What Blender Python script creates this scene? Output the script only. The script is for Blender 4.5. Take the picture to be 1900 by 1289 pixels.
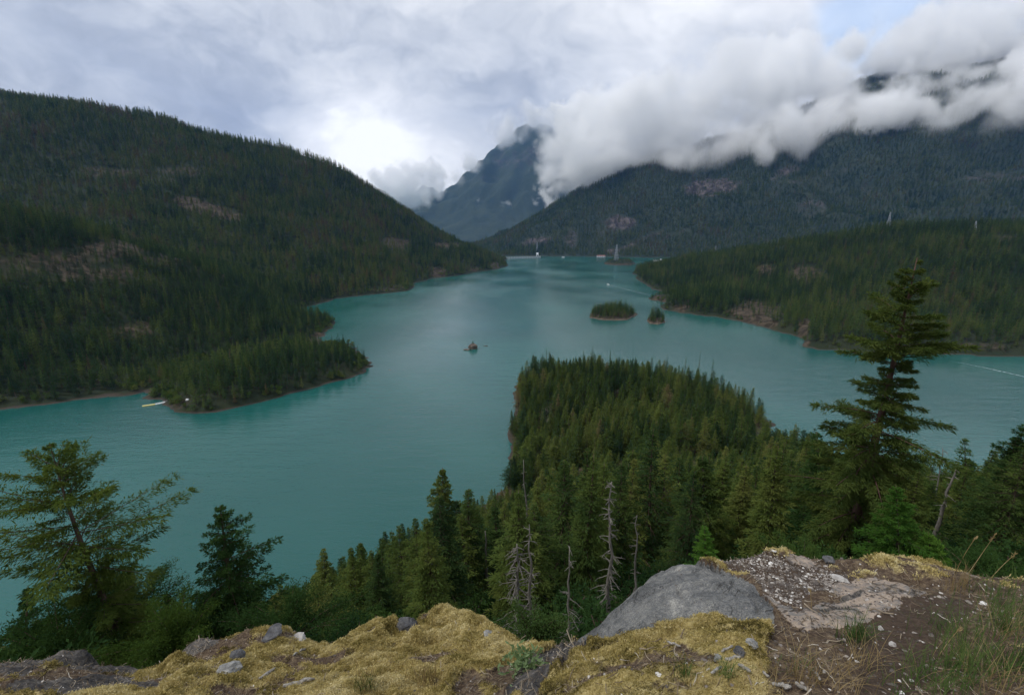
import bpy, math, random
import numpy as np
from mathutils import Vector, Matrix, Euler

for _o in list(bpy.data.objects):
    bpy.data.objects.remove(_o, do_unlink=True)
SC = bpy.context.scene
COL = SC.collection
RNG = np.random.default_rng(7)
rad = math.radians

# ------------------------------------------------------------------ camera
EYE = 131.0                      # metres above the lake
PITCH = rad(13.8)
cam_d = bpy.data.cameras.new("camera")
cam_d.lens = 16.0
cam_d.sensor_width = 36.0
cam_d.clip_start = 0.05
cam_d.clip_end = 60000
cam = bpy.data.objects.new("camera", cam_d)
cam.location = (0, 0, EYE)
cam.rotation_euler = (rad(90) - PITCH, 0, 0)
COL.objects.link(cam)
SC.camera = cam

# ------------------------------------------------------------------ light, exposure
SC.view_settings.view_transform = 'Standard'
SC.view_settings.look = 'None'
SC.view_settings.exposure = 0.36
SC.view_settings.gamma = 1.0
SUN_EL, SUN_AZ = rad(56), rad(252)        # azimuth from +Y, clockwise: high on the left, a little behind the viewer
sun_d = bpy.data.lights.new("sun", 'SUN')
sun_d.energy = 1.5
sun_d.angle = rad(11)
sun_d.color = (1.0, 0.95, 0.87)
sun = bpy.data.objects.new("sun", sun_d)
_sv = Vector((math.sin(SUN_AZ) * math.cos(SUN_EL), math.cos(SUN_AZ) * math.cos(SUN_EL), math.sin(SUN_EL)))
sun.rotation_euler = _sv.to_track_quat('Z', 'Y').to_euler()
sun.location = (0, 0, 400)
COL.objects.link(sun)


class NT:
    """small helper round a node tree"""
    def __init__(self, tree):
        self.t = tree
        self.n = tree.nodes
        self.n.clear()

    def new(self, typ, ins=None, **kw):
        nd = self.n.new(typ)
        for k, v in kw.items():
            setattr(nd, k, v)
        for k, v in (ins or {}).items():
            self.set(nd, k, v)
        return nd

    def set(self, nd, k, v):
        s = nd.inputs[k]
        if isinstance(v, bpy.types.NodeSocket):
            self.t.links.new(v, s)
        else:
            s.default_value = v

    def math(self, op, a, b=0.0, c=None, clamp=False):
        nd = self.n.new('ShaderNodeMath')
        nd.operation = op
        nd.use_clamp = clamp
        self.set(nd, 0, a)
        self.set(nd, 1, b)
        if c is not None:
            self.set(nd, 2, c)
        return nd.outputs[0]

    def vmath(self, op, a, b=None, scale=None):
        nd = self.n.new('ShaderNodeVectorMath')
        nd.operation = op
        self.set(nd, 0, a)
        if b is not None:
            self.set(nd, 1, b)
        if scale is not None:
            self.set(nd, 'Scale', scale)
        return nd.outputs['Value'] if op in ('DOT_PRODUCT', 'LENGTH', 'DISTANCE') else nd.outputs[0]

    def ramp(self, v, lo, hi, a=0.0, b=1.0, smooth=True):
        nd = self.n.new('ShaderNodeMapRange')
        nd.interpolation_type = 'SMOOTHSTEP' if smooth else 'LINEAR'
        self.set(nd, 0, v)
        for i, x in enumerate((lo, hi, a, b)):
            self.set(nd, i + 1, x)
        return nd.outputs[0]

    def mix(self, f, a, b, blend='MIX'):
        nd = self.n.new('ShaderNodeMix')
        nd.data_type = 'RGBA'
        nd.blend_type = blend
        self.set(nd, 0, f)
        self.set(nd, 6, a)
        self.set(nd, 7, b)
        return nd.outputs[2]

    def noise(self, vec, scale, detail=4.0, rough=0.55, dist=0.0, dim='3D'):
        nd = self.n.new('ShaderNodeTexNoise')
        nd.noise_dimensions = dim
        if vec is not None:
            self.set(nd, 'Vector', vec)
        self.set(nd, 'Scale', scale)
        self.set(nd, 'Detail', detail)
        self.set(nd, 'Roughness', rough)
        self.set(nd, 'Distortion', dist)
        return nd.outputs['Fac'] if 'Fac' in nd.outputs else nd.outputs[0]

    def colramp(self, f, stops, interp='LINEAR'):
        nd = self.n.new('ShaderNodeValToRGB')
        cr = nd.color_ramp
        cr.interpolation = interp
        while len(cr.elements) > 1:
            cr.elements.remove(cr.elements[-1])
        for i, (p, c) in enumerate(stops):
            e = cr.elements[0] if i == 0 else cr.elements.new(p)
            e.position = p
            e.color = (*c, 1) if len(c) == 3 else c
        self.set(nd, 0, f)
        return nd.outputs[0]


# ------------------------------------------------------------------ pixel helpers (photo pixels, 1900 wide): where a point of the real place lies
FPX = 16.0 / 36.0 * 1900
CPX, CPY = 950.0, 644.0
_c, _s = math.cos(PITCH), math.sin(PITCH)

def ray(px, py):
    u, v = (px - CPX) / FPX, (py - CPY) / FPX
    return np.array((u, _c - _s * v, -(_c * v + _s)))

def at_z(px, py, z=0.0):
    d = ray(px, py)
    t = (z - EYE) / d[2]
    return np.array((0, 0, EYE)) + d * t

def at_y(px, py, Y):
    d = ray(px, py)
    return np.array((0, 0, EYE)) + d * (Y / d[1])

def project(p):
    p = np.asarray(p, float)
    x, y, z = p[..., 0], p[..., 1], p[..., 2] - EYE
    dep = y * _c - z * _s
    dd = np.where(dep > 1e-3, dep, 1e-3)
    return CPX + FPX * x / dd, CPY - FPX * (y * _s + z * _c) / dd, dep

# ------------------------------------------------------------------ sky: daylight sky with an overcast cloud sheet
world = bpy.data.worlds.new("World")
SC.world = world
world.use_nodes = True
w = NT(world.node_tree)
sky = w.new('ShaderNodeTexSky', sky_type='NISHITA')
sky.sun_disc = False
sky.sun_elevation = SUN_EL
sky.sun_rotation = SUN_AZ
sky.air_density = 1.0
sky.dust_density = 1.0
tc = w.new('ShaderNodeTexCoord').outputs['Generated']
dirn = w.vmath('NORMALIZE', tc)
sep = w.new('ShaderNodeSeparateXYZ', {0: dirn})
lump = w.vmath('MULTIPLY', dirn, (1.0, 1.0, 1.75))
warp = w.new('ShaderNodeTexNoise', {'Vector': lump, 'Scale': 2.6, 'Detail': 4.0, 'Roughness': 0.55})
flat_w = w.vmath('ADD', lump, w.vmath('SCALE', w.vmath('SUBTRACT', warp.outputs['Color'], (0.5, 0.5, 0.5)), scale=0.34))
n_big = w.noise(flat_w, 2.5, 6.0, 0.52)
n_mid = w.noise(w.vmath('ADD', flat_w, (7.3, 2.1, 0)), 5.5, 7.0, 0.56, 0.2)
n_small = w.noise(w.vmath('ADD', flat_w, (3.3, 1.1, 5)), 13.0, 6.0, 0.58, 0.2)

def lobe(px, py, size, amp):
    d = ray(px, py)
    d = d / np.linalg.norm(d)
    dp = w.vmath('DOT_PRODUCT', dirn, tuple(float(x) for x in d))
    e = w.math('EXPONENT', w.math('DIVIDE', w.math('SUBTRACT', dp, 1.0), 0.5 * size * size))
    return w.math('MULTIPLY', e, amp)

edge1 = w.ramp(n_big, .40, .58)
edge2 = w.ramp(n_mid, .40, .60)
val = w.math('ADD', w.math('MULTIPLY', w.math('SUBTRACT', edge1, 0.5), .30), w.math('MULTIPLY', w.math('SUBTRACT', edge2, 0.5), .16))
val = w.math('ADD', val, w.math('MULTIPLY', w.math('SUBTRACT', n_mid, 0.5), 0.45))
val = w.math('ADD', val, w.math('MULTIPLY', w.math('SUBTRACT', n_small, 0.5), 0.55))
val = w.math('ADD', val, 0.60)
# where the sheet is thin and bright, and where it is thick and grey
for a in ((640, 268, .12, .36), (740, 320, .14, .28), (880, 250, .14, .10), (330, 40, .16, .10), (1300, 60, .2, .14), (1840, 90, .22, .18), (1480, 140, .12, .14),
          (460, 215, .09, -.20), (60, 110, .22, -.16), (250, 190, .15, -.13), (700, 95, .10, -.10), (900, 60, .16, -.16), (1040, 200, .12, -.12), (480, 90, .10, -.06)):
    val = w.math('ADD', val, lobe(*a))
cloud_col = w.colramp(w.math('MULTIPLY', val, .8), [(0.0, (.34, .37, .435)), (.24, (.44, .475, .54)), (.42, (.58, .61, .66)), (.59, (.70, .72, .755)), (.78, (.84, .85, .87)), (1.0, (1.05, 1.05, 1.04))])
# the sheet carries its own brightness in the sky's units (background strength 0.1)
cloud_lum = w.vmath('SCALE', cloud_col, scale=9.6)
gap = w.math('ADD', lobe(1625, 20, .075, 1.0), lobe(1560, 75, .05, .55))
gap = w.math('MULTIPLY', gap, w.ramp(n_mid, .30, .62))
gap = w.ramp(gap, 0.12, 0.75, 0.0, 0.5)
blue = w.vmath('ADD', w.vmath('SCALE', sky.outputs[0], scale=1.3), (1.9, 2.6, 3.6))
fin = w.mix(gap, cloud_lum, blue)
bg = w.new('ShaderNodeBackground', {'Color': fin, 'Strength': 0.1})
w.new('ShaderNodeOutputWorld', {'Surface': bg.outputs[0]})

# ------------------------------------------------------------------ renderer
SC.render.engine = 'CYCLES'
cy = SC.cycles
cy.use_denoising = True
cy.max_bounces = 34
cy.diffuse_bounces = 2
cy.glossy_bounces = 2
cy.transmission_bounces = 3
cy.transparent_max_bounces = 8
cy.volume_bounces = 32
cy.volume_step_rate = 2.5
cy.caustics_reflective = False
cy.caustics_refractive = False
cy.use_adaptive_sampling = True
cy.adaptive_threshold = 0.015

# ------------------------------------------------------------------ mesh helpers
def tag(o, label=None, cat=None, group=None, kind=None):
    for k, v in (('label', label), ('category', cat), ('group', group), ('kind', kind)):
        if v:
            o[k] = v
    return o

def mesh_from(name, verts, faces, mat=None, smooth=False, attrs=None):
    """verts (n,3); faces: (m,k) array or list of such arrays"""
    me = bpy.data.meshes.new(name)
    verts = np.asarray(verts, np.float32)
    if not isinstance(faces, list):
        faces = [faces]
    faces = [np.asarray(f, np.int32) for f in faces if len(f)]
    me.vertices.add(len(verts))
    me.vertices.foreach_set('co', verts.ravel())
    nl = sum(f.size for f in faces)
    nf = sum(len(f) for f in faces)
    if nf:
        me.loops.add(nl)
        me.polygons.add(nf)
        me.loops.foreach_set('vertex_index', np.concatenate([f.ravel() for f in faces]))
        tot = np.concatenate([np.full(len(f), f.shape[1], np.int32) for f in faces])
        st = np.concatenate([[0], np.cumsum(tot)[:-1]]).astype(np.int32)
        me.polygons.foreach_set('loop_start', st)
        me.polygons.foreach_set('loop_total', tot)
        me.polygons.foreach_set('use_smooth', np.full(nf, smooth, bool))
    for k, a in (attrs or {}).items():
        a = np.asarray(a)
        if a.dtype.kind in 'iu':
            at = me.attributes.new(k, 'INT', 'POINT')
            at.data.foreach_set('value', a.astype(np.int32))
        elif a.ndim == 2:
            at = me.attributes.new(k, 'FLOAT_VECTOR', 'POINT')
            at.data.foreach_set('vector', a.astype(np.float32).ravel())
        else:
            at = me.attributes.new(k, 'FLOAT', 'POINT')
            at.data.foreach_set('value', a.astype(np.float32))
    me.update(calc_edges=True)
    if mat is not None:
        me.materials.append(mat)
    return me

def link(name, me, parent=None, loc=None):
    o = bpy.data.objects.new(name, me)
    COL.objects.link(o)
    if parent is not None:
        o.parent = parent
    if loc is not None:
        o.location = loc
    return o

def empty(name, loc=(0, 0, 0), rz=0.0):
    o = bpy.data.objects.new(name, None)
    o.empty_display_size = 0.3
    o.location = loc
    o.rotation_euler = (0, 0, rz)
    COL.objects.link(o)
    return o

class MB:
    """collects pieces of one mesh"""
    def __init__(self):
        self.v, self.f, self.n = [], {}, 0

    def add(self, v, f):
        v = np.asarray(v, float).reshape(-1, 3)
        for ff in (f if isinstance(f, list) else [f]):
            ff = np.asarray(ff, int)
            if len(ff):
                self.f.setdefault(ff.shape[1], []).append(ff + self.n)
        self.v.append(v)
        self.n += len(v)

    def box(self, c, s, R=None):
        c, s = np.asarray(c, float), np.asarray(s, float) / 2
        k = np.array([(-1, -1, -1), (1, -1, -1), (1, 1, -1), (-1, 1, -1), (-1, -1, 1), (1, -1, 1), (1, 1, 1), (-1, 1, 1)], float) * s
        if R is not None:
            k = k @ np.asarray(R).T
        self.add(k + c, np.array([(0, 3, 2, 1), (4, 5, 6, 7), (0, 1, 5, 4), (1, 2, 6, 5), (2, 3, 7, 6), (3, 0, 4, 7)]))

    def tube(self, pts, radii, sides=6, cap=True):
        pts = np.asarray(pts, float)
        radii = np.broadcast_to(np.asarray(radii, float), (len(pts),))
        t = np.gradient(pts, axis=0)
        t /= np.linalg.norm(t, axis=1)[:, None] + 1e-12
        up = np.where(np.abs(t[:, 2:3]) > .9, np.array([[1., 0, 0]]), np.array([[0., 0, 1]]))
        a = np.cross(t, up)
        a /= np.linalg.norm(a, axis=1)[:, None] + 1e-12
        b = np.cross(t, a)
        an = np.arange(sides) / sides * 2 * np.pi
        ring = pts[:, None, :] + radii[:, None, None] * (np.cos(an)[None, :, None] * a[:, None, :] + np.sin(an)[None, :, None] * b[:, None, :])
        n = len(pts)
        i = np.arange(n - 1)[:, None] * sides
        j = np.arange(sides)[None, :]
        k = (j + 1) % sides
        q = np.stack([i + j, i + k, i + sides + k, i + sides + j], -1).reshape(-1, 4)
        fs = [q]
        if cap:
            fs.append(np.arange(sides)[None, ::-1])
            fs.append((np.arange(sides) + (n - 1) * sides)[None, :])
        self.add(ring.reshape(-1, 3), fs)

    def mesh(self, name, mat, smooth=False, attrs=None):
        return mesh_from(name, np.concatenate(self.v), [np.concatenate(x) for x in self.f.values()], mat, smooth, attrs)

# ------------------------------------------------------------------ numpy noise
def _hash(ix, iy, seed):
    h = (ix.astype(np.int64) * 374761393 + iy.astype(np.int64) * 668265263 + seed * 1274126177) & 0xffffffff
    h = ((h ^ (h >> 13)) * 1274126177) & 0xffffffff
    h = h ^ (h >> 16)
    return (h & 0xffff) / 65535.0

def vnoise(x, y, seed=0):
    ix, iy = np.floor(x), np.floor(y)
    fx, fy = x - ix, y - iy
    fx, fy = fx * fx * fx * (fx * (fx * 6 - 15) + 10), fy * fy * fy * (fy * (fy * 6 - 15) + 10)
    a, b = _hash(ix, iy, seed), _hash(ix + 1, iy, seed)
    c, d = _hash(ix, iy + 1, seed), _hash(ix + 1, iy + 1, seed)
    return (a + (b - a) * fx) * (1 - fy) + (c + (d - c) * fx) * fy

def fbm(x, y, scale, octv=4, seed=0, gain=.5, ridged=False):
    """about -1..1"""
    s = np.zeros_like(x, float)
    amp, tot = 1.0, 0.0
    x, y = x / scale, y / scale
    for k in range(octv):
        n = vnoise(x, y, seed + k * 17) * 2 - 1
        if ridged:
            n = 1 - 2 * np.abs(n)
        s += n * amp
        tot += amp
        amp *= gain
        x, y = x * 1.93 * .8 - y * 1.93 * .6 + 5.2, x * 1.93 * .6 + y * 1.93 * .8 + 1.3
    return s / tot

class RBF:
    def __init__(self, pts, beta=1.5):
        p = np.asarray(pts, float)
        self.c = p[:, :2]
        self.sc = np.abs(self.c).max()
        self.b = beta
        n = len(p)
        A = self._phi(self.c / self.sc) + np.eye(n) * 1e-6
        P = np.c_[np.ones(n), self.c / self.sc]
        M = np.block([[A, P], [P.T, np.zeros((3, 3))]])
        self.w = np.linalg.lstsq(M, np.r_[p[:, 2], 0, 0, 0], rcond=None)[0]

    def _phi(self, x):
        d2 = ((x[:, None, :] - self.c[None] / self.sc) ** 2).sum(-1)
        return d2 ** (self.b / 2)

    def __call__(self, x, y):
        sh = np.shape(x)
        q = np.c_[np.ravel(x), np.ravel(y)] / self.sc
        out = np.empty(len(q))
        for i in range(0, len(q), 20000):
            c = q[i:i + 20000]
            out[i:i + 20000] = self._phi(c) @ self.w[:-3] + np.c_[np.ones(len(c)), c] @ self.w[-3:]
        return out.reshape(sh)
# ------------------------------------------------------------------ materials
def new_mat(name):
    m = bpy.data.materials.new(name)
    m.use_nodes = True
    t = NT(m.node_tree)
    out = t.new('ShaderNodeOutputMaterial')
    return m, t, out

def obj_pos(t):
    return t.new('ShaderNodeNewGeometry').outputs['Position']

def principled(t, out, base, rough=.8, normal=None, spec=.3, **kw):
    b = t.new('ShaderNodeBsdfPrincipled', {'Base Color': base, 'Roughness': rough, 'Specular IOR Level': spec})
    for k, v in kw.items():
        t.set(b, k, v)
    if normal is not None:
        t.set(b, 'Normal', normal)
    t.t.links.new(b.outputs[0], out.inputs['Surface'])
    return b

def bump(t, h, strength=.5, dist=.1, normal=None):
    b = t.new('ShaderNodeBump', {'Height': h, 'Strength': strength, 'Distance': dist})
    if normal is not None:
        t.set(b, 'Normal', normal)
    return b.outputs[0]

def attr(t, name, typ='GEOMETRY'):
    return t.new('ShaderNodeAttribute', attribute_name=name, attribute_type=typ)

def foliage_mat(name, stops, trans=.28, nscale=.6):
    m, t, out = new_mat(name)
    info = t.new('ShaderNodeObjectInfo')
    tint = attr(t, 'tint', 'INSTANCER').outputs['Fac']
    pos = obj_pos(t)
    n = t.noise(pos, nscale, 2.0)
    f = t.math('ADD', t.math('MULTIPLY', info.outputs['Random'], .55), t.math('MULTIPLY', t.math('SUBTRACT', n, .5), .75))
    f = t.math('ADD', t.math('ADD', f, tint), .14, clamp=True)
    c = t.colramp(f, stops)
    c2 = t.vmath('MULTIPLY', c, (1.25, 1.3, .8))
    d = t.new('ShaderNodeBsdfDiffuse', {'Color': c, 'Roughness': .3})
    tr = t.new('ShaderNodeBsdfTranslucent', {'Color': c2})
    mx = t.new('ShaderNodeMixShader', {0: trans, 1: d.outputs[0], 2: tr.outputs[0]})
    t.t.links.new(mx.outputs[0], out.inputs['Surface'])
    return m

M_fir = foliage_mat('fir_needles', [(0, (.026, .052, .022)), (.28, (.050, .086, .026)), (.55, (.102, .138, .034)), (.85, (.155, .17, .05)), (1, (.17, .14, .07))])
M_far = foliage_mat('far_needles', [(0, (.022, .050, .026)), (.35, (.048, .090, .032)), (.65, (.102, .145, .040)), (.9, (.155, .170, .055)), (1, (.13, .10, .06))], nscale=.02)
M_pine = foliage_mat('pine_needles', [(0, (.03, .06, .016)), (.4, (.055, .095, .022)), (.7, (.098, .138, .032)), (1, (.15, .17, .045))], .35, 2.0)
M_tall = foliage_mat('tall_fir_needles', [(0, (.022, .048, .018)), (.4, (.042, .074, .022)), (.7, (.078, .108, .028)), (1, (.13, .145, .04))], .28, 1.4)
M_dark = foliage_mat('dark_needles', [(0, (.023, .052, .019)), (.5, (.046, .09, .025)), (1, (.095, .135, .032))], .25, 2.0)
M_bright = foliage_mat('bright_needles', [(0, (.045, .11, .022)), (.5, (.085, .18, .03)), (1, (.15, .25, .045))], .35, 2.0)
M_bush = foliage_mat('bush_leaves', [(0, (.05, .09, .03)), (.5, (.085, .135, .04)), (1, (.16, .18, .06))], .3, 2.0)
M_sage = foliage_mat('sage_leaves', [(0, (.17, .25, .12)), (1, (.26, .33, .17))], .3, 9.0)

def bark_mat(name, a, b, scale=6.0):
    m, t, out = new_mat(name)
    pos = obj_pos(t)
    p = t.vmath('MULTIPLY', pos, (1, 1, .25))
    n = t.noise(p, scale, 5.0, .65)
    c = t.colramp(n, [(.3, a), (.7, b)])
    principled(t, out, c, .9, bump(t, n, .8, .04), .15)
    return m

M_bark = bark_mat('bark', (.05, .035, .026), (.14, .10, .075))
M_redbark = bark_mat('fir_bark', (.045, .028, .022), (.15, .09, .07), 5.0)
M_deadwood = bark_mat('dead_wood', (.09, .083, .073), (.235, .22, .195), 9.0)
M_driftwood = bark_mat('grey_stick', (.22, .20, .18), (.55, .52, .47), 40.0)

def terrain_mat(name, floor_a, floor_b, rock_a, rock_b, shore=(.13, .10, .075), nsc=.02, rsc=.05, bumpd=3.0):
    m, t, out = new_mat(name)
    pos = obj_pos(t)
    n = t.noise(pos, nsc, 5.0, .6)
    n2 = t.noise(pos, rsc, 6.0, .65, .5)
    fl = t.colramp(n, [(.3, floor_a), (.7, floor_b)])
    vs = t.vmath('MULTIPLY', pos, (1, 1, .22))
    n3 = t.noise(vs, rsc * 1.7, 5.0, .7, .6)
    rk = t.colramp(n3, [(.32, tuple(x * .5 for x in rock_a)), (.45, rock_a), (.55, tuple((x + y) / 2 for x, y in zip(rock_a, rock_b))), (.68, rock_b)])
    r = attr(t, 'rock').outputs['Fac']
    f = t.ramp(t.math('ADD', r, t.math('MULTIPLY', t.math('SUBTRACT', n2, .5), .9)), .34, .78)
    c = t.mix(f, fl, rk)
    z = t.new('ShaderNodeSeparateXYZ', {0: pos}).outputs[2]
    zn = t.math('ADD', z, t.math('MULTIPLY', t.math('SUBTRACT', n2, .5), 3.0))
    c = t.mix(t.ramp(zn, 1.2, .6), c, shore + (1,))
    c = t.mix(t.ramp(zn, .5, .15), c, (.06, .052, .042, 1))
    principled(t, out, c, .92, bump(t, n3, .7, bumpd), .15)
    return m

M_hill = terrain_mat('hillside', (.016, .026, .013), (.034, .040, .021), (.036, .029, .019), (.105, .082, .056), shore=(.050, .044, .034))
M_mount = terrain_mat('mountain_ground', (.018, .03, .02), (.036, .046, .028), (.034, .030, .030), (.13, .110, .104), shore=(.055, .048, .04), nsc=.006, rsc=.014, bumpd=14.)
M_peak = terrain_mat('peak_ground', (.03, .045, .03), (.05, .066, .04), (.05, .042, .046), (.125, .105, .108), nsc=.004, rsc=.008, bumpd=30.)
M_slope = terrain_mat('slope_ground', (.04, .036, .022), (.085, .07, .038), (.16, .14, .12), (.34, .30, .25), shore=(.05, .043, .033), nsc=.15, rsc=.35, bumpd=.4)
M_isle = terrain_mat('islet_ground', (.04, .036, .022), (.09, .072, .05), (.08, .065, .05), (.22, .17, .13), nsc=.1, rsc=.2, bumpd=.6)

# ------------------------------------------------------------------ terrain

class Land:
    def __init__(self, ctrl, amp=3., nscale=60., seed=0, ridge=0., beta=1.5, cap=None):
        self.r = RBF(ctrl, beta)
        self.amp, self.ns, self.seed, self.ridge, self.cap = amp, nscale, seed, ridge, cap
        self.patches = []
        self.bank = 3.5

    def h(self, x, y):
        x, y = np.asarray(x, float), np.asarray(y, float)
        b = self.r(x, y)
        k = np.clip(b / (self.amp * 3 + 4), 0, 1)
        b = b + k * self.amp * fbm(x, y, self.ns, 5, self.seed)
        if self.ridge:
            b = b + k * self.ridge * (fbm(x, y, self.ns * 2.2, 4, self.seed + 5, ridged=True) + .35 * fbm(x, y, self.ns * .8, 3, self.seed + 6, ridged=True))
        b = b + np.clip(1 - np.abs(b) / 8, 0, 1) * .9 * fbm(x, y, 9, 3, self.seed + 9)
        b = b + np.where(b > 0, self.bank * (1 - np.exp(-np.maximum(b, 0) / 1.2)), 0)
        return np.maximum(b, -9.0)

    def hit(self, px, py):
        d = ray(px, py)
        t = np.geomspace(20, 12000, 1500)
        p = np.array((0, 0, EYE)) + d * t[:, None]
        under = p[:, 2] < self.h(p[:, 0], p[:, 1])
        return p[np.argmax(under)] if under.any() else None

    def rock(self, px, py, rx, ry, amt=1.0, tilt=0.):
        p = self.hit(px, py)
        if p is not None:
            k = math.hypot(p[0], p[1]) / FPX
            self.patches.append((p, rx * k, ry * k, amt, tilt))

    def rockiness(self, x, y, z):
        out = np.zeros_like(x, float)
        n = .8 * fbm(x, y, self.ns * .6, 4, self.seed + 31) + .9 * fbm(x, y, self.ns * .16, 3, self.seed + 37)
        for p, rx, rz, amt, tilt in self.patches:
            v = np.array((p[0], p[1])) / math.hypot(p[0], p[1])
            dx, dy = x - p[0], y - p[1]
            lat = dx * v[1] - dy * v[0]
            dep = dx * v[0] + dy * v[1]
            dz = z - p[2] - tilt * lat
            m = np.sqrt((lat / rx) ** 2 + (dz / rz) ** 2 + (dep / (4 * max(rx, rz))) ** 2)
            out = np.maximum(out, amt * np.clip((1.0 - m) * 1.6 + .45 + n * .75, 0, 1))
        return out

    def build(self, name, label, x0, x1, y0, y1, step, mat, fan=1.5, pad=200):
        xs, ys = np.arange(x0, x1, step), np.arange(y0, y1, step)
        X, Y = np.meshgrid(xs, ys)
        Z = self.h(X, Y)
        R = self.rockiness(X, Y, Z)
        ny, nx = X.shape
        idx = np.arange(nx * ny).reshape(ny, nx)
        q = np.stack([idx[:-1, :-1], idx[:-1, 1:], idx[1:, 1:], idx[1:, :-1]], -1).reshape(-1, 4)
        zz = Z.ravel()
        keep = (zz[q].max(1) > -7) & (np.abs(X.ravel()[q]).min(1) < Y.ravel()[q].max(1) * fan + pad)
        q = q[keep]
        used = np.unique(q)
        remap = np.full(nx * ny, -1)
        remap[used] = np.arange(len(used))
        V = np.c_[X.ravel(), Y.ravel(), zz][used]
        me = mesh_from(name, V, remap[q], mat, True, {'rock': R.ravel()[used]})
        o = link(name, me)
        tag(o, label, name.replace('_', ' '), kind='structure')
        
        self.box = (x0, x1, y0, y1)
        return o

def W(*pts, z=0.0):
    return [tuple(at_z(px, py, z)[:2]) + (z,) for px, py in pts]

def RD(pts, drop):
    """skyline pixels at a known distance Y, lowered by the height of the trees standing there"""
    out = []
    for px, py, Y in pts:
        p = at_y(px, py, Y)
        out.append((p[0], p[1], max(p[2] - drop, 1.0)))
    return out

# near hill on the left with the campground point
c = W((-320, 800), (-150, 778), (0, 759), (80, 750), (170, 738), (250, 730), (285, 734), (312, 752), (335, 764), (390, 765), (430, 757), (470, 748), (560, 725), (650, 701),
      (679, 687), (668, 662), (640, 640), (605, 614), (619, 599), (600, 589), (545, 574))
c += RD([(-300, 350, 560), (0, 372, 650), (60, 385, 655), (130, 402, 665), (200, 425, 680), (290, 450, 700), (370, 482, 710), (430, 512, 720), (480, 536, 735), (530, 562, 750)], 21)
c += RD([(100, 560, 470), (250, 560, 520), (100, 640, 410), (300, 640, 460), (450, 620, 520), (560, 640, 510)], 17)
c += [(-300, 300, -9), (-200, 330, -9), (-90, 420, -9), (-60, 520, -9), (-170, 660, -9), (-250, 760, -9), (-450, 300, -9), (-330, 880, -8), (-500, 960, 30), (-800, 900, 90), (-1000, 800, 120), (-1100, 600, 150),
      (W((640, 718))[0][:2] + (-6,)), (W((300, 775))[0][:2] + (-6,)), (W((390, 785))[0][:2] + (-6,))]
L_near = Land(c, 5., 70., 3)
L_near.bank = 4.5
for a in ((215, 462, 40, 12, .9), (300, 482, 40, 9, .75), (352, 484, 18, 8, 1.0), (120, 480, 60, 16, .62), (190, 505, 50, 10, .7), (250, 520, 40, 8, .55), (410, 508, 14, 5, .8), (590, 628, 20, 7, 1.0), (608, 645, 8, 20, .9), (252, 612, 26, 9, .7), (40, 500, 50, 12, .5), (335, 753, 22, 7, .9)):
    L_near.rock(*a)

# big wooded hill behind it on the left
c = W((400, 580), (545, 567), (600, 556), (660, 549), (700, 545), (758, 538), (768, 524), (800, 516), (880, 505), (931, 496))
c += [(-30, 2080, 0), (-80, 2300, 0), (-30, 1850, -9), (-150, 1400, -9), (-250, 1000, -9), (-420, 830, -9), (60, 2100, -9), (0, 2350, -9), (-150, 2500, 20)]
c += RD([(900, 467, 2060), (850, 449, 2030), (800, 421, 2010), (760, 386, 2000), (700, 346, 1960), (640, 315, 1920), (560, 286, 1870), (440, 266, 1800), (330, 241, 1760), (200, 206, 1700), (110, 187, 1650), (0, 176, 1600), (-150, 150, 1560), (-400, 130, 1400)], 22)
c += RD([(700, 470, 1350), (600, 450, 1300), (450, 430, 1250), (300, 400, 1220), (100, 330, 1280), (820, 470, 1700)], 15)
c += [(-1600, 2300, 560), (-900, 2400, 330), (-400, 2600, 120), (-2400, 1900, 620), (-1200, 850, 60), (-1000, 1000, 110), (-2000, 900, 300)]
L_big = Land(c, 16., 190., 11, ridge=20.)
for a in ((385, 388, 48, 13, 1.0, -.42), (340, 318, 34, 9, .62), (225, 320, 14, 6, .7), (180, 316, 12, 7, .6), (310, 335, 26, 8, .45), (735, 452, 26, 12, .8), (820, 455, 18, 5, .9), (850, 453, 20, 4, .9), (815, 506, 13, 8, 1.0), (880, 500, 14, 4, .9), (720, 535, 40, 4, .6), (560, 300, 20, 6, .6), (180, 318, 26, 10, .55), (920, 492, 12, 5, .9)):
    L_big.rock(*a)

# far peak in the gap
c = RD([(600, 430, 6200), (700, 400, 6000), (760, 384, 6000), (840, 345, 6000), (880, 318, 6000), (900, 300, 6050), (950, 268, 6150), (1000, 257, 6250), (1050, 255, 6300), (1150, 285, 6400), (1300, 330, 6500), (1500, 360, 6600)], 0)
c += [(-2000, 4600, 200), (-1200, 4400, 60), (-400, 4300, 20), (300, 4300, 20), (1200, 4600, 60), (3000, 5200, 200), (-800, 5200, 240), (0, 5200, 430), (800, 5200, 620), (-1500, 7600, 300), (0, 7600, 600), (1500, 7600, 600), (4500, 7600, 700)]
PK = 1.7
c = [(x * PK, y * PK, EYE + (z - EYE) * PK) for x, y, z in c]
L_peak = Land(c, 210., 560., 21, ridge=330.)
for a in ((955, 292, 46, 26, .5), (900, 330, 40, 14, .4), (990, 285, 24, 26, .5)):
    L_peak.rock(*a)

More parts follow.
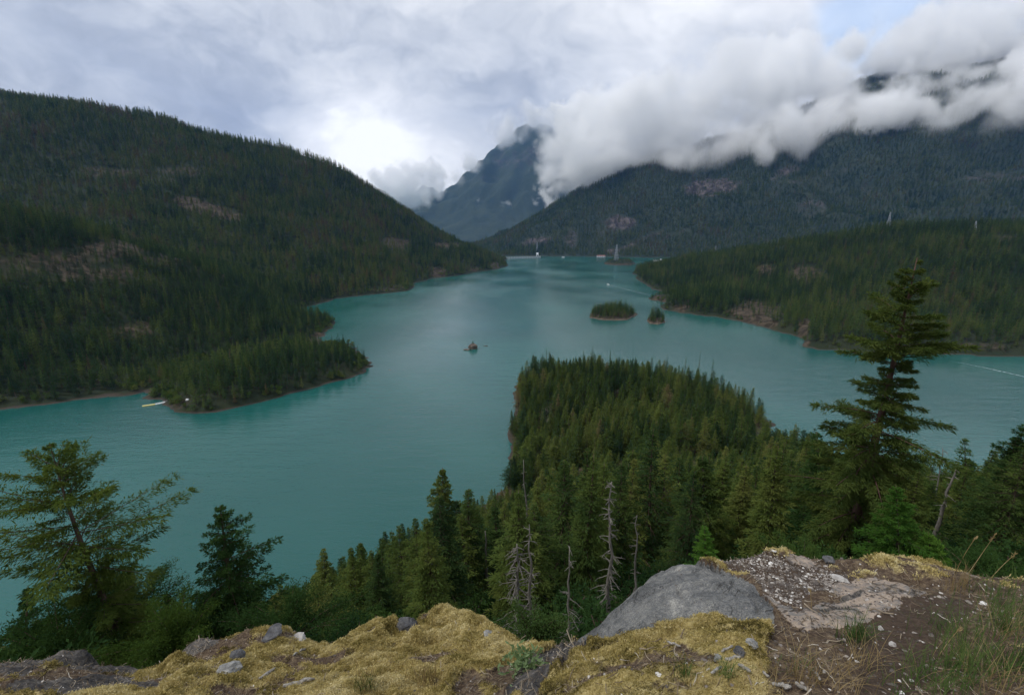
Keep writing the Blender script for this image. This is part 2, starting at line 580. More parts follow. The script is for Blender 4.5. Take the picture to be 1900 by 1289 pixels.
# long mountain on the right, its top in cloud
c = W((905, 473), (935, 475), (1000, 474.5), (1060, 475), (1120, 476), (1180, 477), (1215, 479), (1260, 479))
c += [(1000, 2900, 5), (1400, 2750, 40), (1800, 2500, 60), (2400, 2300, 110), (3200, 2000, 160)]
c += [(-150, 2850, -9), (200, 2800, -9), (600, 2650, -9), (900, 2400, -9)]
c += RD([(930, 468, 3300), (970, 451, 3400), (1010, 428, 3500), (1050, 401, 3600), (1090, 374, 3700), (1130, 346, 3800), (1160, 322, 3850), (1220, 296, 3950), (1300, 276, 4050), (1400, 252, 4120), (1500, 215, 4200), (1560, 178, 4250), (1600, 152, 4280), (1634, 136, 4300), (1665, 150, 4320), (1720, 160, 4350), (1830, 128, 4400), (2000, 100, 4500)], 10)
c += RD([(1150, 410, 3400), (1300, 400, 3250), (1330, 340, 3550), (1450, 380, 3150), (1600, 330, 3200), (1750, 330, 2950), (1880, 280, 2950), (1900, 205, 3100), (1720, 250, 3350), (1560, 250, 3500), (1960, 190, 3050)], 0)
c += [(-200, 3600, 20), (-500, 4200, 10), (-900, 3300, 0), (0, 5200, 100), (1500, 5600, 600), (3500, 5800, 1100), (5600, 5200, 1500), (5600, 3000, 900), (4600, 2200, 400)]
L_mount = Land(c, 40., 330., 41, ridge=80.)
for a in ((1322, 345, 42, 22, 1.0), (1150, 412, 34, 16, .9), (1060, 440, 16, 20, .8), (1200, 440, 60, 6, .85, .45), (1260, 432, 36, 6, .8, .4), (1455, 322, 24, 12, .85, .5), (1440, 345, 12, 26, .6), (1500, 385, 22, 14, .7), (1480, 335, 20, 10, .6),
          (1850, 330, 40, 14, .75), (1560, 315, 26, 10, .5), (1610, 340, 8, 22, .6), (985, 448, 20, 7, 1.0, .3), (1010, 445, 12, 8, .9), (1135, 466, 14, 7, .9), (1095, 455, 10, 14, .6), (1340, 400, 20, 5, .5), (1115, 430, 10, 10, .7)):
    L_mount.rock(*(a[:4] + (a[4] * (.95 if a[0] in (1322, 1150) else .72),) + a[5:]))

# wooded hill on the right shore
c = W((1181, 514), (1195, 524), (1213, 536), (1209, 556), (1225, 568), (1270, 580), (1350, 590), (1440, 612), (1487, 636), (1560, 648), (1640, 653), (1760, 656), (1900, 660), (2100, 668), (2400, 680))
c += RD([(1186, 508, 1560), (1200, 489, 1620), (1250, 478, 1640), (1330, 467, 1500), (1430, 452, 1350), (1500, 443, 1280), (1580, 430, 1180), (1650, 421, 1120), (1760, 419, 1050), (1900, 424, 950), (2100, 420, 900)], 21)
c += RD([(1500, 520, 900), (1700, 520, 780), (1850, 540, 680), (1350, 530, 1050), (1490, 590, 690), (1800, 600, 590)], 15)
c += [W((1165, 556))[0][:2] + (-7,), W((1185, 575))[0][:2] + (-7,), W((1250, 604))[0][:2] + (-6,), W((1340, 618))[0][:2] + (-6,), W((1430, 640))[0][:2] + (-6,)]
c += W((1300, 562), (1345, 566), (1395, 574), (1435, 585), (1480, 603), (1530, 620), (1640, 628), (1760, 632), (1880, 634), z=7.)
c += [(380, 1500, -9), (270, 900, -9), (290, 650, -9), (360, 560, -9), (560, 430, -9), (420, 1700, -9), (700, 1950, -8), (900, 2050, -8), (1100, 1700, 20), (1500, 1500, 90), (2200, 1500, 130), (1200, 400, -6), (1800, 500, 40), (2300, 900, 150)]
L_right = Land(c, 7., 110., 51)
L_right.bank = 8.
for a in ((1398, 585, 48, 14, 1.0, -.1), (1422, 500, 16, 8, .95), (1498, 507, 26, 11, 1.0), (1490, 615, 8, 26, 1.0), (1510, 637, 22, 4, .95), (1560, 641, 18, 4, .8), (1820, 642, 50, 4, .6), (1860, 443, 14, 5, .9), (1225, 555, 16, 6, .8), (1262, 572, 20, 6, .8), (1610, 425, 30, 8, .5)):
    L_right.rock(*a)

# slope below the viewpoint and the wooded headland
c = [(-500, 40, 0), (-250, 80, 0), (-180, 98, 0), (-100, 118, 0), (-60, 150, 0), (-22, 190, 0)]
c += W((945, 890), (942, 850), (944, 800), (956, 750), (967, 702))
c += [(35, 436, 0), (70, 440, 0), (115, 418, 0), (150, 385, 0), (180, 345, 0), (188, 300, 0), (168, 283, 0), (166, 262, 0), (200, 232, 0), (260, 185, 0), (340, 150, 0), (520, 130, 0)]
c += [(-30, 250, -9), (-40, 330, -9), (-25, 420, -9), (60, 480, -9), (160, 430, -9), (215, 340, -9), (230, 280, -9), (290, 230, -9), (400, 200, -9), (-120, 180, -9), (-250, 150, -9), (-400, 130, -9)]
c += [(40, 300, 9), (80, 330, 12), (90, 380, 10), (120, 340, 11), (50, 370, 9), (30, 250, 8), (100, 260, 12), (60, 210, 22), (130, 225, 16)]
c += [(0, 0, 126.5), (-4, 3, 122), (4, 3, 124), (0, 9, 119), (-11.5, 11, 118.6), (-9.5, 13.5, 116), (12, 14, 118.5), (22, 18, 116), (0, 20, 110), (0, 32, 99), (10, 62, 74), (20, 100, 54), (35, 140, 40), (45, 175, 28), (0, 150, 12), (-10, 120, 30),
      (-30, 20, 103), (-60, 32, 80), (-100, 62, 42), (-45, 90, 36), (-160, 60, 38), (-300, 20, 50), (50, 42, 96), (80, 72, 78), (112, 100, 60), (160, 120, 42), (200, 150, 24), (90, 140, 46), (110, 180, 30), (150, 200, 18), (230, 100, 40), (330, 60, 50), (60, 10, 112), (150, 10, 100), (-40, -10, 118), (0, -20, 130), (-200, -30, 110), (200, -30, 120)]
L_slope = Land(c, 2.2, 22., 61)
L_slope.bank = 0.
for a in ((1475, 985, 45, 22, .9), (1710, 930, 50, 8, .7), (968, 700, 8, 8, 1.0), (1015, 770, 12, 12, .8), (1375, 790, 14, 10, .8)):
    L_slope.rock(*a)

L_near.build('hills', 'low wooded hill with bare rock ledges on the left shore', -1150, -120, 240, 1020, 7, M_hill)
L_big.build('hills', 'broad forested hill rising behind the left shore', -2700, 20, 820, 2700, 15, M_hill)
L_peak.build('mountain', 'distant blue peak in the gap behind the dam', -4200, 8000, 7300, 12900, 44, M_peak)
L_mount.build('mountain', 'long dark mountain on the right with its top in cloud', -950, 5600, 2000, 5800, 26, M_mount)
L_right.build('hills', 'wooded hill along the right shore', 210, 2500, 380, 2000, 10, M_hill)
L_slope.build('terrain', 'steep wooded slope and headland below the viewpoint', -420, 460, -40, 470, 2.5, M_slope, pad=420)

# ------------------------------------------------------------------ lake
m, t, out = new_mat('lake_water')
pos = obj_pos(t)
n_l = t.noise(pos, .0035, 3.0, .5)
mile = t.mix(t.ramp(n_l, .35, .7), (.008, .080, .072, 1), (.019, .116, .102, 1))
p1 = t.vmath('MULTIPLY', pos, (.35, 1.0, 1.0))
w1 = t.noise(p1, .55, 3.0, .6)
w2 = t.noise(t.vmath('MULTIPLY', pos, (.5, 1.0, 1)), 1.7, 2.0, .6)
w3 = t.noise(t.vmath('MULTIPLY', pos, (.3, 1.0, 1)), .12, 3.0, .5)
hgt = t.math('ADD', t.math('ADD', t.math('MULTIPLY', w1, .6), t.math('MULTIPLY', w2, .25)), t.math('MULTIPLY', w3, 1.2))
gust = t.noise(t.vmath('MULTIPLY', pos, (1, .55, 1)), .006, 3.0, .5)
rgh = t.ramp(gust, .3, .7, .10, .26)
principled(t, out, mile, rgh, bump(t, hgt, t.ramp(gust, .3, .7, .4, .8), .5), .5, IOR=1.42)
M_water = m
xs = np.array([-9000, -3000, -1200, -600, -300, -150, 0, 150, 300, 600, 1200, 3000, 9000.])
ys = np.array([-1400, -300, 0, 100, 200, 300, 450, 600, 900, 1300, 2000, 3000, 5000, 9200., 14500.])
X, Y = np.meshgrid(xs, ys)
idx = np.arange(X.size).reshape(X.shape)
q = np.stack([idx[:-1, :-1], idx[:-1, 1:], idx[1:, 1:], idx[1:, :-1]], -1).reshape(-1, 4)
tag(link('water', mesh_from('water', np.c_[X.ravel(), Y.ravel(), 0 * X.ravel()], q, M_water, True)), 'calm turquoise lake water between the wooded shores', 'lake', kind='structure')
# ------------------------------------------------------------------ conifers
def unit(a):
    return a / (np.linalg.norm(a, axis=-1, keepdims=True) + 1e-12)

def kites(root, dirv, side, ln, wd, sag=.0):
    """flat diamond sprigs"""
    n = len(root)
    ln, wd = np.broadcast_to(ln, (n,))[:, None], np.broadcast_to(wd, (n,))[:, None]
    mid = root + dirv * ln * .5
    tip = root + dirv * ln
    tip = tip + np.c_[np.zeros(n), np.zeros(n), -sag * ln[:, 0]]
    v = np.stack([root, mid + side * wd * .5, tip, mid - side * wd * .5], 1).reshape(-1, 3)
    f = np.arange(n * 4).reshape(n, 4)
    return v, f

def conifer(seed, H=25., R=3.2, base=.12, nlev=34, bpl=6, tw=9, sub=1, lw=(.55, .16), droop=.22, irr=.35, trunk_r=.32, gap=0., lean=(0, 0), sides=7, limbs=True, twist=0., bl=None, profile=None):
    """a trunk mesh builder and a crown (verts, faces); foliage is thousands of separate small sprigs on drooping boughs"""
    r = np.random.default_rng(seed)
    tb = MB()
    zt = np.linspace(-1.2, H, 14)
    ph = r.uniform(0, 6.28, 2)
    wob = lambda z: np.stack([lean[0] * (z / H) ** 1.3 + twist * np.sin(z / H * 5 + ph[0]), lean[1] * (z / H) ** 1.3 + twist * np.sin(z / H * 4 + ph[1])], -1)
    cxy = wob(np.maximum(zt, 0.)) - wob(np.zeros(1))
    tb.tube(np.c_[cxy, zt], trunk_r * np.clip(1 - zt / H, .03, 1.1) ** .85 * np.where(zt < .5, 1.15, 1), sides)
    KV, KF, n = [], [], 0
    for i in range(nlev):
        tl = (i + r.uniform(-.4, .4)) / nlev
        tl = min(max(tl, 0), .99)
        z0 = H * (base + (1 - base) * tl ** .93)
        prof = (1 - tl) ** .82 * (0.62 + .38 * min(1, (tl + .06) * 5)) + .03
        if profile is not None:
            prof = float(np.interp(tl, [p[0] for p in profile], [p[1] for p in profile]))
        nb = max(3, int(bpl * (1.1 - .45 * tl) + r.uniform(0, 1)))
        a0 = r.uniform(0, 6.28)
        level_k = r.uniform(1 - irr, 1 + irr * .6)
        for b in range(nb):
            if r.random() < gap:
                continue
            az = a0 + b / nb * 6.283 + r.normal(0, .25)
            L = max(R * prof * level_k * r.uniform(1 - irr, 1 + irr * .5), .12 * R * .5)
            up = np.interp(tl, [0, .5, 1], [-.12, .12, .75]) + r.normal(0, .12)
            d = np.array((math.cos(az), math.sin(az), up))
            d /= np.linalg.norm(d)
            o = np.r_[(wob(np.array([z0])) - wob(np.zeros(1)))[0], z0]
            k = max(2, int(tw * (.35 + .65 * L / R)))
            s = np.linspace(.16, 1.0, k) + r.normal(0, .02, k)
            dr = droop * r.uniform(.6, 1.4)
            pts = o + d * (s * L)[:, None]
            pts[:, 2] += (-dr * s ** 2 + dr * .55 * np.clip(s - .7, 0, 1) ** 2 * 4) * L
            if limbs and L > .5:
                s2 = np.linspace(0, .9, 4)
                q = o + d * (s2 * L)[:, None]
                q[:, 2] += -dr * s2 ** 2 * L
                tb.tube(q, np.linspace(trunk_r * .16, trunk_r * .03, 4) * (.5 + .5 * L / R), 3, False)
            hz = np.array((-math.sin(az), math.cos(az), 0.))
            for sg in (-1, 1):
                for rep in range(sub):
                    m = len(s)
                    ang = r.uniform(.55, 1.15, m)
                    dv = d[None] * np.cos(ang)[:, None] + sg * hz[None] * np.sin(ang)[:, None] + r.normal(0, .16, (m, 3))
                    dv[:, 2] -= .12
                    dv = unit(dv)
                    sd = unit(np.cross(dv, np.array((0, 0, 1.)) + r.normal(0, .45, (m, 3))))
                    ln = lw[0] * (L / R * .6 + .4) * r.uniform(.6, 1.3, m) * (1.15 - .55 * s)
                    if bl is not None:
                        q_ = r.random(m) ** .8
                        off = (q_ * bl * (L / R * .92 + .08) * r.uniform(.6, 1.25, m) * (1.15 - .75 * s))[:, None] * dv
                        off[:, 2] -= .14 * q_ * bl * r.uniform(.2, 1.4, m)
                        off += r.normal(0, .035 * bl, (m, 3))
                        dv = unit(dv + r.normal(0, .42, (m, 3)) + d[None] * .35)
                        sd = unit(np.cross(dv, np.array((0, 0, 1.)) + r.normal(0, .45, (m, 3))))
                        ln = lw[0] * (.22 + .78 * min(1, 1.5 * L / R)) * r.uniform(.6, 1.3, m)
                    elif sub > 1:
                        off = r.uniform(0, .8, m)[:, None] * dv * ln[:, None] + r.normal(0, .05 * lw[0], (m, 3))
                    else:
                        off = 0
                    v, f = kites(pts + off, dv, sd, ln, lw[1] * r.uniform(.7, 1.3, m), .18)
                    KV.append(v); KF.append(f + n); n += len(v)
            dv = unit(d[None] + r.normal(0, .2, (2, 3)))
            v, f = kites(pts[-2:], dv, unit(np.cross(dv, r.normal(0, 1, (2, 3)))), lw[0] * .8 * (.3 + .7 * L / R), lw[1] * (.5 + .5 * L / R), .1)
            KV.append(v); KF.append(f + n); n += len(v)
    # leader
    zl = np.linspace(H * .93, H * .995, 8)
    ol = np.c_[wob(zl) - wob(np.zeros(1)), zl]
    dv = unit(np.c_[r.normal(0, .5, (8, 2)), np.full(8, .9)])
    v, f = kites(ol, dv, unit(np.cross(dv, r.normal(0, 1, (8, 3)))), lw[0] * (.6 if bl is None else .3), lw[1] * (.7 if bl is None else .4))
    KV.append(v); KF.append(f + n); n += len(v)
    return tb, np.concatenate(KV), np.concatenate(KF)

def one_mesh(name, tb, v, f, mat_t, mat_c):
    """trunk and crown in one mesh (trees of a far wood)"""
    b = MB()
    for vv in [np.concatenate(tb.v)]:
        b.add(vv, [np.concatenate(x) for x in tb.f.values()])
    nt = sum(len(np.concatenate(x)) for x in tb.f.values())
    b.add(v, f)
    tv = np.concatenate(b.v)
    fl = [np.concatenate(x) for x in b.f.values()]
    me = mesh_from(name, tv, fl, mat_t)
    me.materials.append(mat_c)
    nv_t = b.n - len(v)
    # faces that use crown vertices take the second material
    mi = np.concatenate([(x[:, 0] >= nv_t).astype(np.int32) for x in fl])
    me.polygons.foreach_set('material_index', mi)
    me.update()
    return me

def proto_collection(name, meshes):
    c = bpy.data.collections.new(name)
    for i, me in enumerate(meshes):
        c.objects.link(bpy.data.objects.new('%s_%02d' % (name, i), me))
    return c

def scatter_tree(coll):
    g = bpy.data.node_groups.new('scatter_' + coll.name, 'GeometryNodeTree')
    g.interface.new_socket('Geometry', in_out='INPUT', socket_type='NodeSocketGeometry')
    g.interface.new_socket('Geometry', in_out='OUTPUT', socket_type='NodeSocketGeometry')
    N, Lk = g.nodes, g.links
    gi, go = N.new('NodeGroupInput'), N.new('NodeGroupOutput')
    ip = N.new('GeometryNodeInstanceOnPoints')
    ci = N.new('GeometryNodeCollectionInfo')
    ci.inputs['Collection'].default_value = coll
    ci.inputs['Separate Children'].default_value = True
    ci.inputs['Reset Children'].default_value = True
    def na(nm, ty):
        x = N.new('GeometryNodeInputNamedAttribute')
        x.data_type = ty
        x.inputs['Name'].default_value = nm
        return x.outputs['Attribute']
    Lk.new(gi.outputs[0], ip.inputs['Points'])
    Lk.new(ci.outputs[0], ip.inputs['Instance'])
    ip.inputs['Pick Instance'].default_value = True
    Lk.new(na('var', 'INT'), ip.inputs['Instance Index'])
    er = N.new('FunctionNodeEulerToRotation')
    Lk.new(na('rot', 'FLOAT_VECTOR'), er.inputs[0])
    Lk.new(er.outputs[0], ip.inputs['Rotation'])
    Lk.new(na('scl', 'FLOAT_VECTOR'), ip.inputs['Scale'])
    Lk.new(ip.outputs[0], go.inputs[0])
    return g

_GROUPS = {}
def scatter(name, pts, rot, scl, var, tint, coll, label, cat):
    me = mesh_from(name, pts, [], None, attrs={'rot': rot, 'scl': scl, 'var': var.astype(np.int32), 'tint': tint})
    o = link(name, me)
    md = o.modifiers.new('scatter', 'NODES')
    if coll.name not in _GROUPS:
        _GROUPS[coll.name] = scatter_tree(coll)
    md.node_group = _GROUPS[coll.name]
    tag(o, label, cat, kind='stuff')
    return o

FAR = proto_collection('far_conifer', [one_mesh('far_conifer', *conifer(100 + i, 22, R, b, 12, 6, 2, 1, (2.3, 1.1), .3, .3, .3, limbs=False, sides=3), M_bark, M_far)
                                       for i, (R, b) in enumerate(((3.3, .1), (3.9, .12), (2.9, .1), (4.2, .2), (3.4, .25), (3.6, .06)))])
MID = proto_collection('mid_conifer', [one_mesh('mid_conifer', *conifer(200 + i, 24, R, b, 22, 6, 5, 1, (1.35, .5), .28, .36, .3, limbs=False, sides=4, gap=g), M_bark, M_far)
                                       for i, (R, b, g) in enumerate(((3.4, .1, .05), (4.1, .12, .1), (3.0, .15, 0), (4.4, .2, .15), (3.7, .3, .2), (3.4, .08, .05), (2.6, .2, .3)))])
# a rounder broadleaf for the shore
def roundtree(seed, H=8., R=2.8, n=420, lw=(.75, .5), flat=.8):
    r = np.random.default_rng(seed)
    tb = MB()
    tb.tube(np.c_[r.normal(0, .15, 5), r.normal(0, .15, 5), np.linspace(-.5, H * .7, 5)], np.linspace(.14, .03, 5), 4)
    cl = np.c_[r.normal(0, R * .45, (12, 2)), r.uniform(H * .3, H * .85, 12)]
    for q in cl:
        tb.tube(np.array([(0, 0, q[2] * .45), q]), (.06, .02), 3, False)
    k = r.integers(0, 12, n)
    d = unit(r.normal(0, 1, (n, 3)))
    p = cl[k] + d * (R * .5 * r.uniform(.55, 1.0, n) ** .5)[:, None] * np.array((1, 1, flat))
    dv = unit(d + r.normal(0, .6, (n, 3)))
    v, f = kites(p, dv, unit(np.cross(dv, r.normal(0, 1, (n, 3)))), lw[0] * r.uniform(.6, 1.3, n), lw[1] * r.uniform(.6, 1.3, n), .1)
    return tb, v, f
BUSH = proto_collection('shore_bush', [one_mesh('shore_bush', *roundtree(300 + i), M_bark, M_bush) for i in range(3)])

def wood(land, name, label, step, coll, nvar, smin, smax, drop=.05, tint_amp=.5, fan=1.35, pad=60, zmin=1.6, zmax=1e9, thin=None, seed=1, rock_cut=.5, topline=None, mask=None, slender=1., tint0=0.):
    x0, x1, y0, y1 = land.box
    r = np.random.default_rng(seed)
    X, Y = np.meshgrid(np.arange(x0, x1, step), np.arange(y0, y1, step))
    X = (X + r.uniform(-.5, .5, X.shape) * step).ravel()
    Y = (Y + r.uniform(-.5, .5, Y.shape) * step).ravel()
    k = np.abs(X) < Y * fan + pad
    X, Y = X[k], Y[k]
    Z = land.h(X, Y)
    e = step
    gx, gy = (land.h(X + e, Y) - Z) / e, (land.h(X, Y + e) - Z) / e
    # slopes that turn away from the viewpoint are never seen
    vx, vy, vz = -X, -Y, EYE - Z
    face = (-gx * vx - gy * vy + vz) / np.sqrt(vx * vx + vy * vy + vz * vz) / np.sqrt(gx * gx + gy * gy + 1)
    rk = land.rockiness(X, Y, Z)
    clump = fbm(X, Y, step * 9, 3, seed + 3)
    keep = (Z > zmin) & (Z < zmax) & (face > -.13) & (r.random(len(X)) > drop + np.clip(-clump - .35, 0, 1) * 1.2)
    keep &= (r.random(len(X)) > np.clip((rk - rock_cut * .6) * 1.2, 0, .68))
    if mask is not None:
        keep &= mask(X, Y, Z)
    X, Y, Z, clump, rk = X[keep], Y[keep], Z[keep], clump[keep], rk[keep]
    n = len(X)
    size = r.uniform(smin, smax, n) * (1 + .18 * fbm(X, Y, step * 14, 2, seed + 8)) * np.where(rk > .3, .7, 1.0) * np.where(r.random(n) < .15, .55, 1.) * np.where(r.random(n) < .07, 1.3, 1.) * np.clip(.62 + Z / 25, 0, 1)
    tint = tint_amp * .5 * fbm(X, Y, step * 16, 3, seed + 21) + tint_amp * .5 * fbm(X, Y, step * 4, 2, seed + 22) + r.normal(0, .07, n) + (.26 * fbm(X, Y, land.ns * .8, 3, land.seed + 6, ridged=True) + .10 if land.ridge else 0.) + np.where(r.random(n) < .03, .5, 0) + tint0
    rot = np.c_[r.normal(0, .03, (n, 2)), r.uniform(0, 6.28, n)]
    sc = np.c_[size * r.uniform(.85, 1.2, n) * slender, size * r.uniform(.85, 1.2, n) * slender, size]
    P = np.c_[X, Y, Z - .2]
    return scatter(name, P, rot, sc, r.integers(0, nvar, n), tint, coll, label, 'forest')

wood(L_near, 'forest', 'dense dark conifer wood covering the low hill on the left shore', 6.0, MID, 7, .55, 1.0, .01, .5, seed=5, tint0=-.10)
wood(L_big, 'forest', 'dark conifer forest covering the broad hill behind the left shore', 10.0, FAR, 6, .7, 1.25, .02, .6, seed=6, tint0=.03)
wood(L_right, 'forest', 'dense conifer wood covering the hill along the right shore', 7.4, MID, 7, .62, 1.12, .02, .55, seed=7)
wood(L_mount, 'forest', 'blue green conifer forest on the long mountain under the cloud', 15.0, FAR, 6, .9, 1.5, .08, .6, seed=8, zmin=3)

# pale bushes along the waterline of the left point
def shore_bushes(land, name, label, step, zlo, zhi, seed, drop=.45, smin=.5, smax=1.0):
    x0, x1, y0, y1 = land.box
    r = np.random.default_rng(seed)
    X, Y = np.meshgrid(np.arange(x0, x1, step), np.arange(y0, y1, step))
    X = (X + r.uniform(-.5, .5, X.shape) * step).ravel(); Y = (Y + r.uniform(-.5, .5, Y.shape) * step).ravel()
    k = np.abs(X) < Y * 1.3 + 20
    X, Y = X[k], Y[k]
    Z = land.h(X, Y)
    k = (Z > zlo) & (Z < zhi) & (fbm(X, Y, 30, 2, seed) > drop - .6) & (r.random(len(X)) > .35)
    X, Y, Z = X[k], Y[k], Z[k]
    n = len(X)
    sz = r.uniform(smin, smax, n)
    return scatter(name, np.c_[X, Y, Z - .2], np.c_[np.zeros((n, 2)), r.uniform(0, 6.28, n)], np.repeat(sz[:, None], 3, 1), r.integers(0, 3, n), r.uniform(-.2, .4, n), BUSH, label, 'shrubbery')

shore_bushes(L_near, 'shrubbery', 'pale green shrubs along the waterline of the left point', 4.0, .9, 4.5, 71)
shore_bushes(L_big, 'shrubbery', 'pale green shrubs along the foot of the broad left hill', 9.0, 1.2, 9, 72, .5, .8, 1.5)
shore_bushes(L_right, 'shrubbery', 'pale green shrubs along the waterline of the right shore', 7.0, .9, 4.5, 73, .6)
# ------------------------------------------------------------------ islets and rocks in the lake
def islet(px0, px1, py0, py1, hgt, seed, label, rough=1.5):
    cx, cyy = (px0 + px1) / 2, (py0 + py1) / 2
    c = []
    r = np.random.default_rng(seed)
    for a in np.linspace(0, 6.283, 14, endpoint=False):
        k = r.uniform(.88, 1.08)
        p = at_z(cx + (px1 - px0) / 2 * k * math.cos(a), cyy + (py1 - py0) / 2 * k * math.sin(a))
        c.append((p[0], p[1], 0))
    ctr = np.mean(np.array(c)[:, :2], axis=0)
    rx = np.ptp(np.array(c)[:, 0]) / 2
    ry = np.ptp(np.array(c)[:, 1]) / 2
    for a in np.linspace(0, 6.283, 10, endpoint=False):
        c.append((ctr[0] + rx * 1.6 * math.cos(a), ctr[1] + ry * 1.6 * math.sin(a), -hgt * 1.6))
        c.append((ctr[0] + rx * .55 * math.cos(a), ctr[1] + ry * .55 * math.sin(a), hgt * .85))
    c.append((ctr[0], ctr[1], hgt))
    L = Land(c, rough, max(rx, ry) * .5, seed)
    L.patches.append((np.array((ctr[0], ctr[1], 0.)), rx * 3, hgt * .55, .9, 0))
    m = 1.25
    L.build('islet', label, ctr[0] - rx * m, ctr[0] + rx * m, ctr[1] - ry * m, ctr[1] + ry * m, max(rx, ry) / 28, M_hill if hgt > 8 else M_isle, 9, 500)
    return L

I_long = islet(1090, 1180, 576, 594, 3.5, 81, 'low rocky islet covered with small conifers')
I_small = islet(1201, 1233, 590, 601, 3., 82, 'tiny rocky islet with a few small conifers')
I_tower = islet(1122, 1178, 484, 492, 12, 83, 'low brown islet carrying a transmission tower', 4.)
wood(I_long, 'forest', 'clump of small conifers covering the low long islet', 3.6, MID, 7, .52, .92, .04, .4, seed=15, zmin=.9, rock_cut=9, slender=.85)
wood(I_small, 'forest', 'few small conifers on the tiny round islet', 3.6, MID, 7, .5, .85, .1, .4, seed=16, zmin=.9, rock_cut=9, slender=.85)
wood(I_tower, 'forest', 'low trees on the islet below the transmission tower', 9., FAR, 6, .35, .6, .2, .4, seed=17, zmin=1.2, rock_cut=9)

import bmesh
def stone_mesh(name, size, seed, mat, sub=3, rough=.28, flat=1.0):
    bm = bmesh.new()
    bmesh.ops.create_icosphere(bm, subdivisions=sub, radius=1)
    v = np.array([x.co[:] for x in bm.verts])
    f = np.array([[l.index for l in x.verts] for x in bm.faces])
    bm.free()
    r = np.random.default_rng(seed)
    d = np.zeros(len(v))
    for k in range(9):      # cut facets
        nrm = unit(r.normal(0, 1, 3))
        d = np.maximum(d, np.clip(v @ nrm - r.uniform(.55, .85), 0, 1))
        v = v - np.clip(v @ nrm - r.uniform(.55, .85), 0, 1)[:, None] * nrm
    n = fbm(v[:, 0] * 2 + v[:, 2] * 3 + seed, v[:, 1] * 2 - v[:, 2] * 1.5, .8, 4, seed)
    v = v * (1 + rough * n[:, None]) * np.array(size)
    v[:, 2] *= flat
    return mesh_from(name, v, f, mat, False)

def rock_mat(name, stops, scale=3., bd=.05):
    m, t, out = new_mat(name)
    pos = obj_pos(t)
    n = t.noise(pos, scale, 6.0, .68)
    n2 = t.noise(pos, scale * 9, 3.0, .6)
    c = t.colramp(t.math('ADD', t.math('MULTIPLY', n, .75), t.math('MULTIPLY', n2, .25)), stops)
    principled(t, out, c, .88, bump(t, t.math('ADD', n, t.math('MULTIPLY', n2, .3)), .8, bd), .2)
    return m

M_lakerock = rock_mat('lake_rock', [(.3, (.06, .05, .043)), (.5, (.14, .112, .093)), (.7, (.26, .22, .19))], .6, .3)
M_stone = rock_mat('pale_stone', [(.3, (.20, .19, .18)), (.5, (.42, .40, .38)), (.7, (.62, .60, .57))], 25., .006)
M_darkstone = rock_mat('dark_stone', [(.3, (.035, .035, .038)), (.5, (.09, .09, .095)), (.7, (.20, .20, .20))], 14., .01)
M_graystone = rock_mat('lichen_stone', [(.32, (.09, .09, .09)), (.5, (.24, .24, .235)), (.62, (.42, .42, .40)), (.75, (.55, .55, .52))], 22., .01)

def lake_rock(px, py, size, seed, label, group=None, mat=None):
    p = at_z(px, py)
    o = link('lake_rock', stone_mesh('lake_rock', size, seed, mat or M_lakerock, 4 if max(size) > 2 else 2, .45), None, (p[0], p[1], size[2] * .05))
    tag(o, label, 'rock', group)
    return p

lr = lake_rock(876.5, 646.5, (6.6, 5.2, 5.2), 5, 'rocky islet standing in mid lake with one small tree on top')
lake_rock(867, 648.5, (4.2, 2.8, 1.7), 6, 'low broken rock in front of the rocky islet with the tree')
lake_rock(898.5, 641.5, (1.3, 1.0, .8), 7, 'smaller of two dark rocks just right of the rocky islet')
lake_rock(903, 641.5, (1.9, 1.1, .9), 8, 'larger of two dark rocks just right of the rocky islet')
lake_rock(723.5, 686, (1.3, .8, .45), 9, 'small reddish rock awash alone between left point and rocky islet')
lake_rock(965, 703, (2.2, 1.6, .9), 10, 'reddish shore rock at the far left corner of the headland')

tb, v, f = conifer(590, 5.0, 1.5, .1, 12, 5, 5, 2, (.7, .25), .2, .4, .15, sides=5)
o = empty('fir_tree', (lr[0] + .6, lr[1], 4.6))
tag(o, 'small dark sapling on the rocky islet in mid lake', 'fir tree')
link('trunk', tb.mesh('trunk', M_bark, True), o)
link('crown', mesh_from('crown', v, f, M_dark), o)

# ------------------------------------------------------------------ trees of the near slope
def tree_meshes(nm, tb, v, f, mt, mc):
    return tb.mesh(nm + '_trunk', mt, True), mesh_from(nm + '_crown', v, f, mc)

NEAR = []
for i, (H, R, b, g, ir) in enumerate(((20, 2.7, .10, .06, .3), (20, 3.2, .14, .12, .38), (20, 2.3, .12, .04, .26), (20, 3.0, .22, .16, .42), (20, 2.6, .08, .08, .3), (20, 3.5, .18, .2, .46), (20, 2.0, .10, .1, .3), (20, 2.9, .05, .05, .28))):
    tb, v, f = conifer(400 + i, H, R, b, 46, 7, 8, 4, (.44, .10), .24, ir + .06, .26, gap=g, twist=.12, bl=.8)
    NEAR.append(tree_meshes('fir', tb, v, f, M_bark, M_fir))

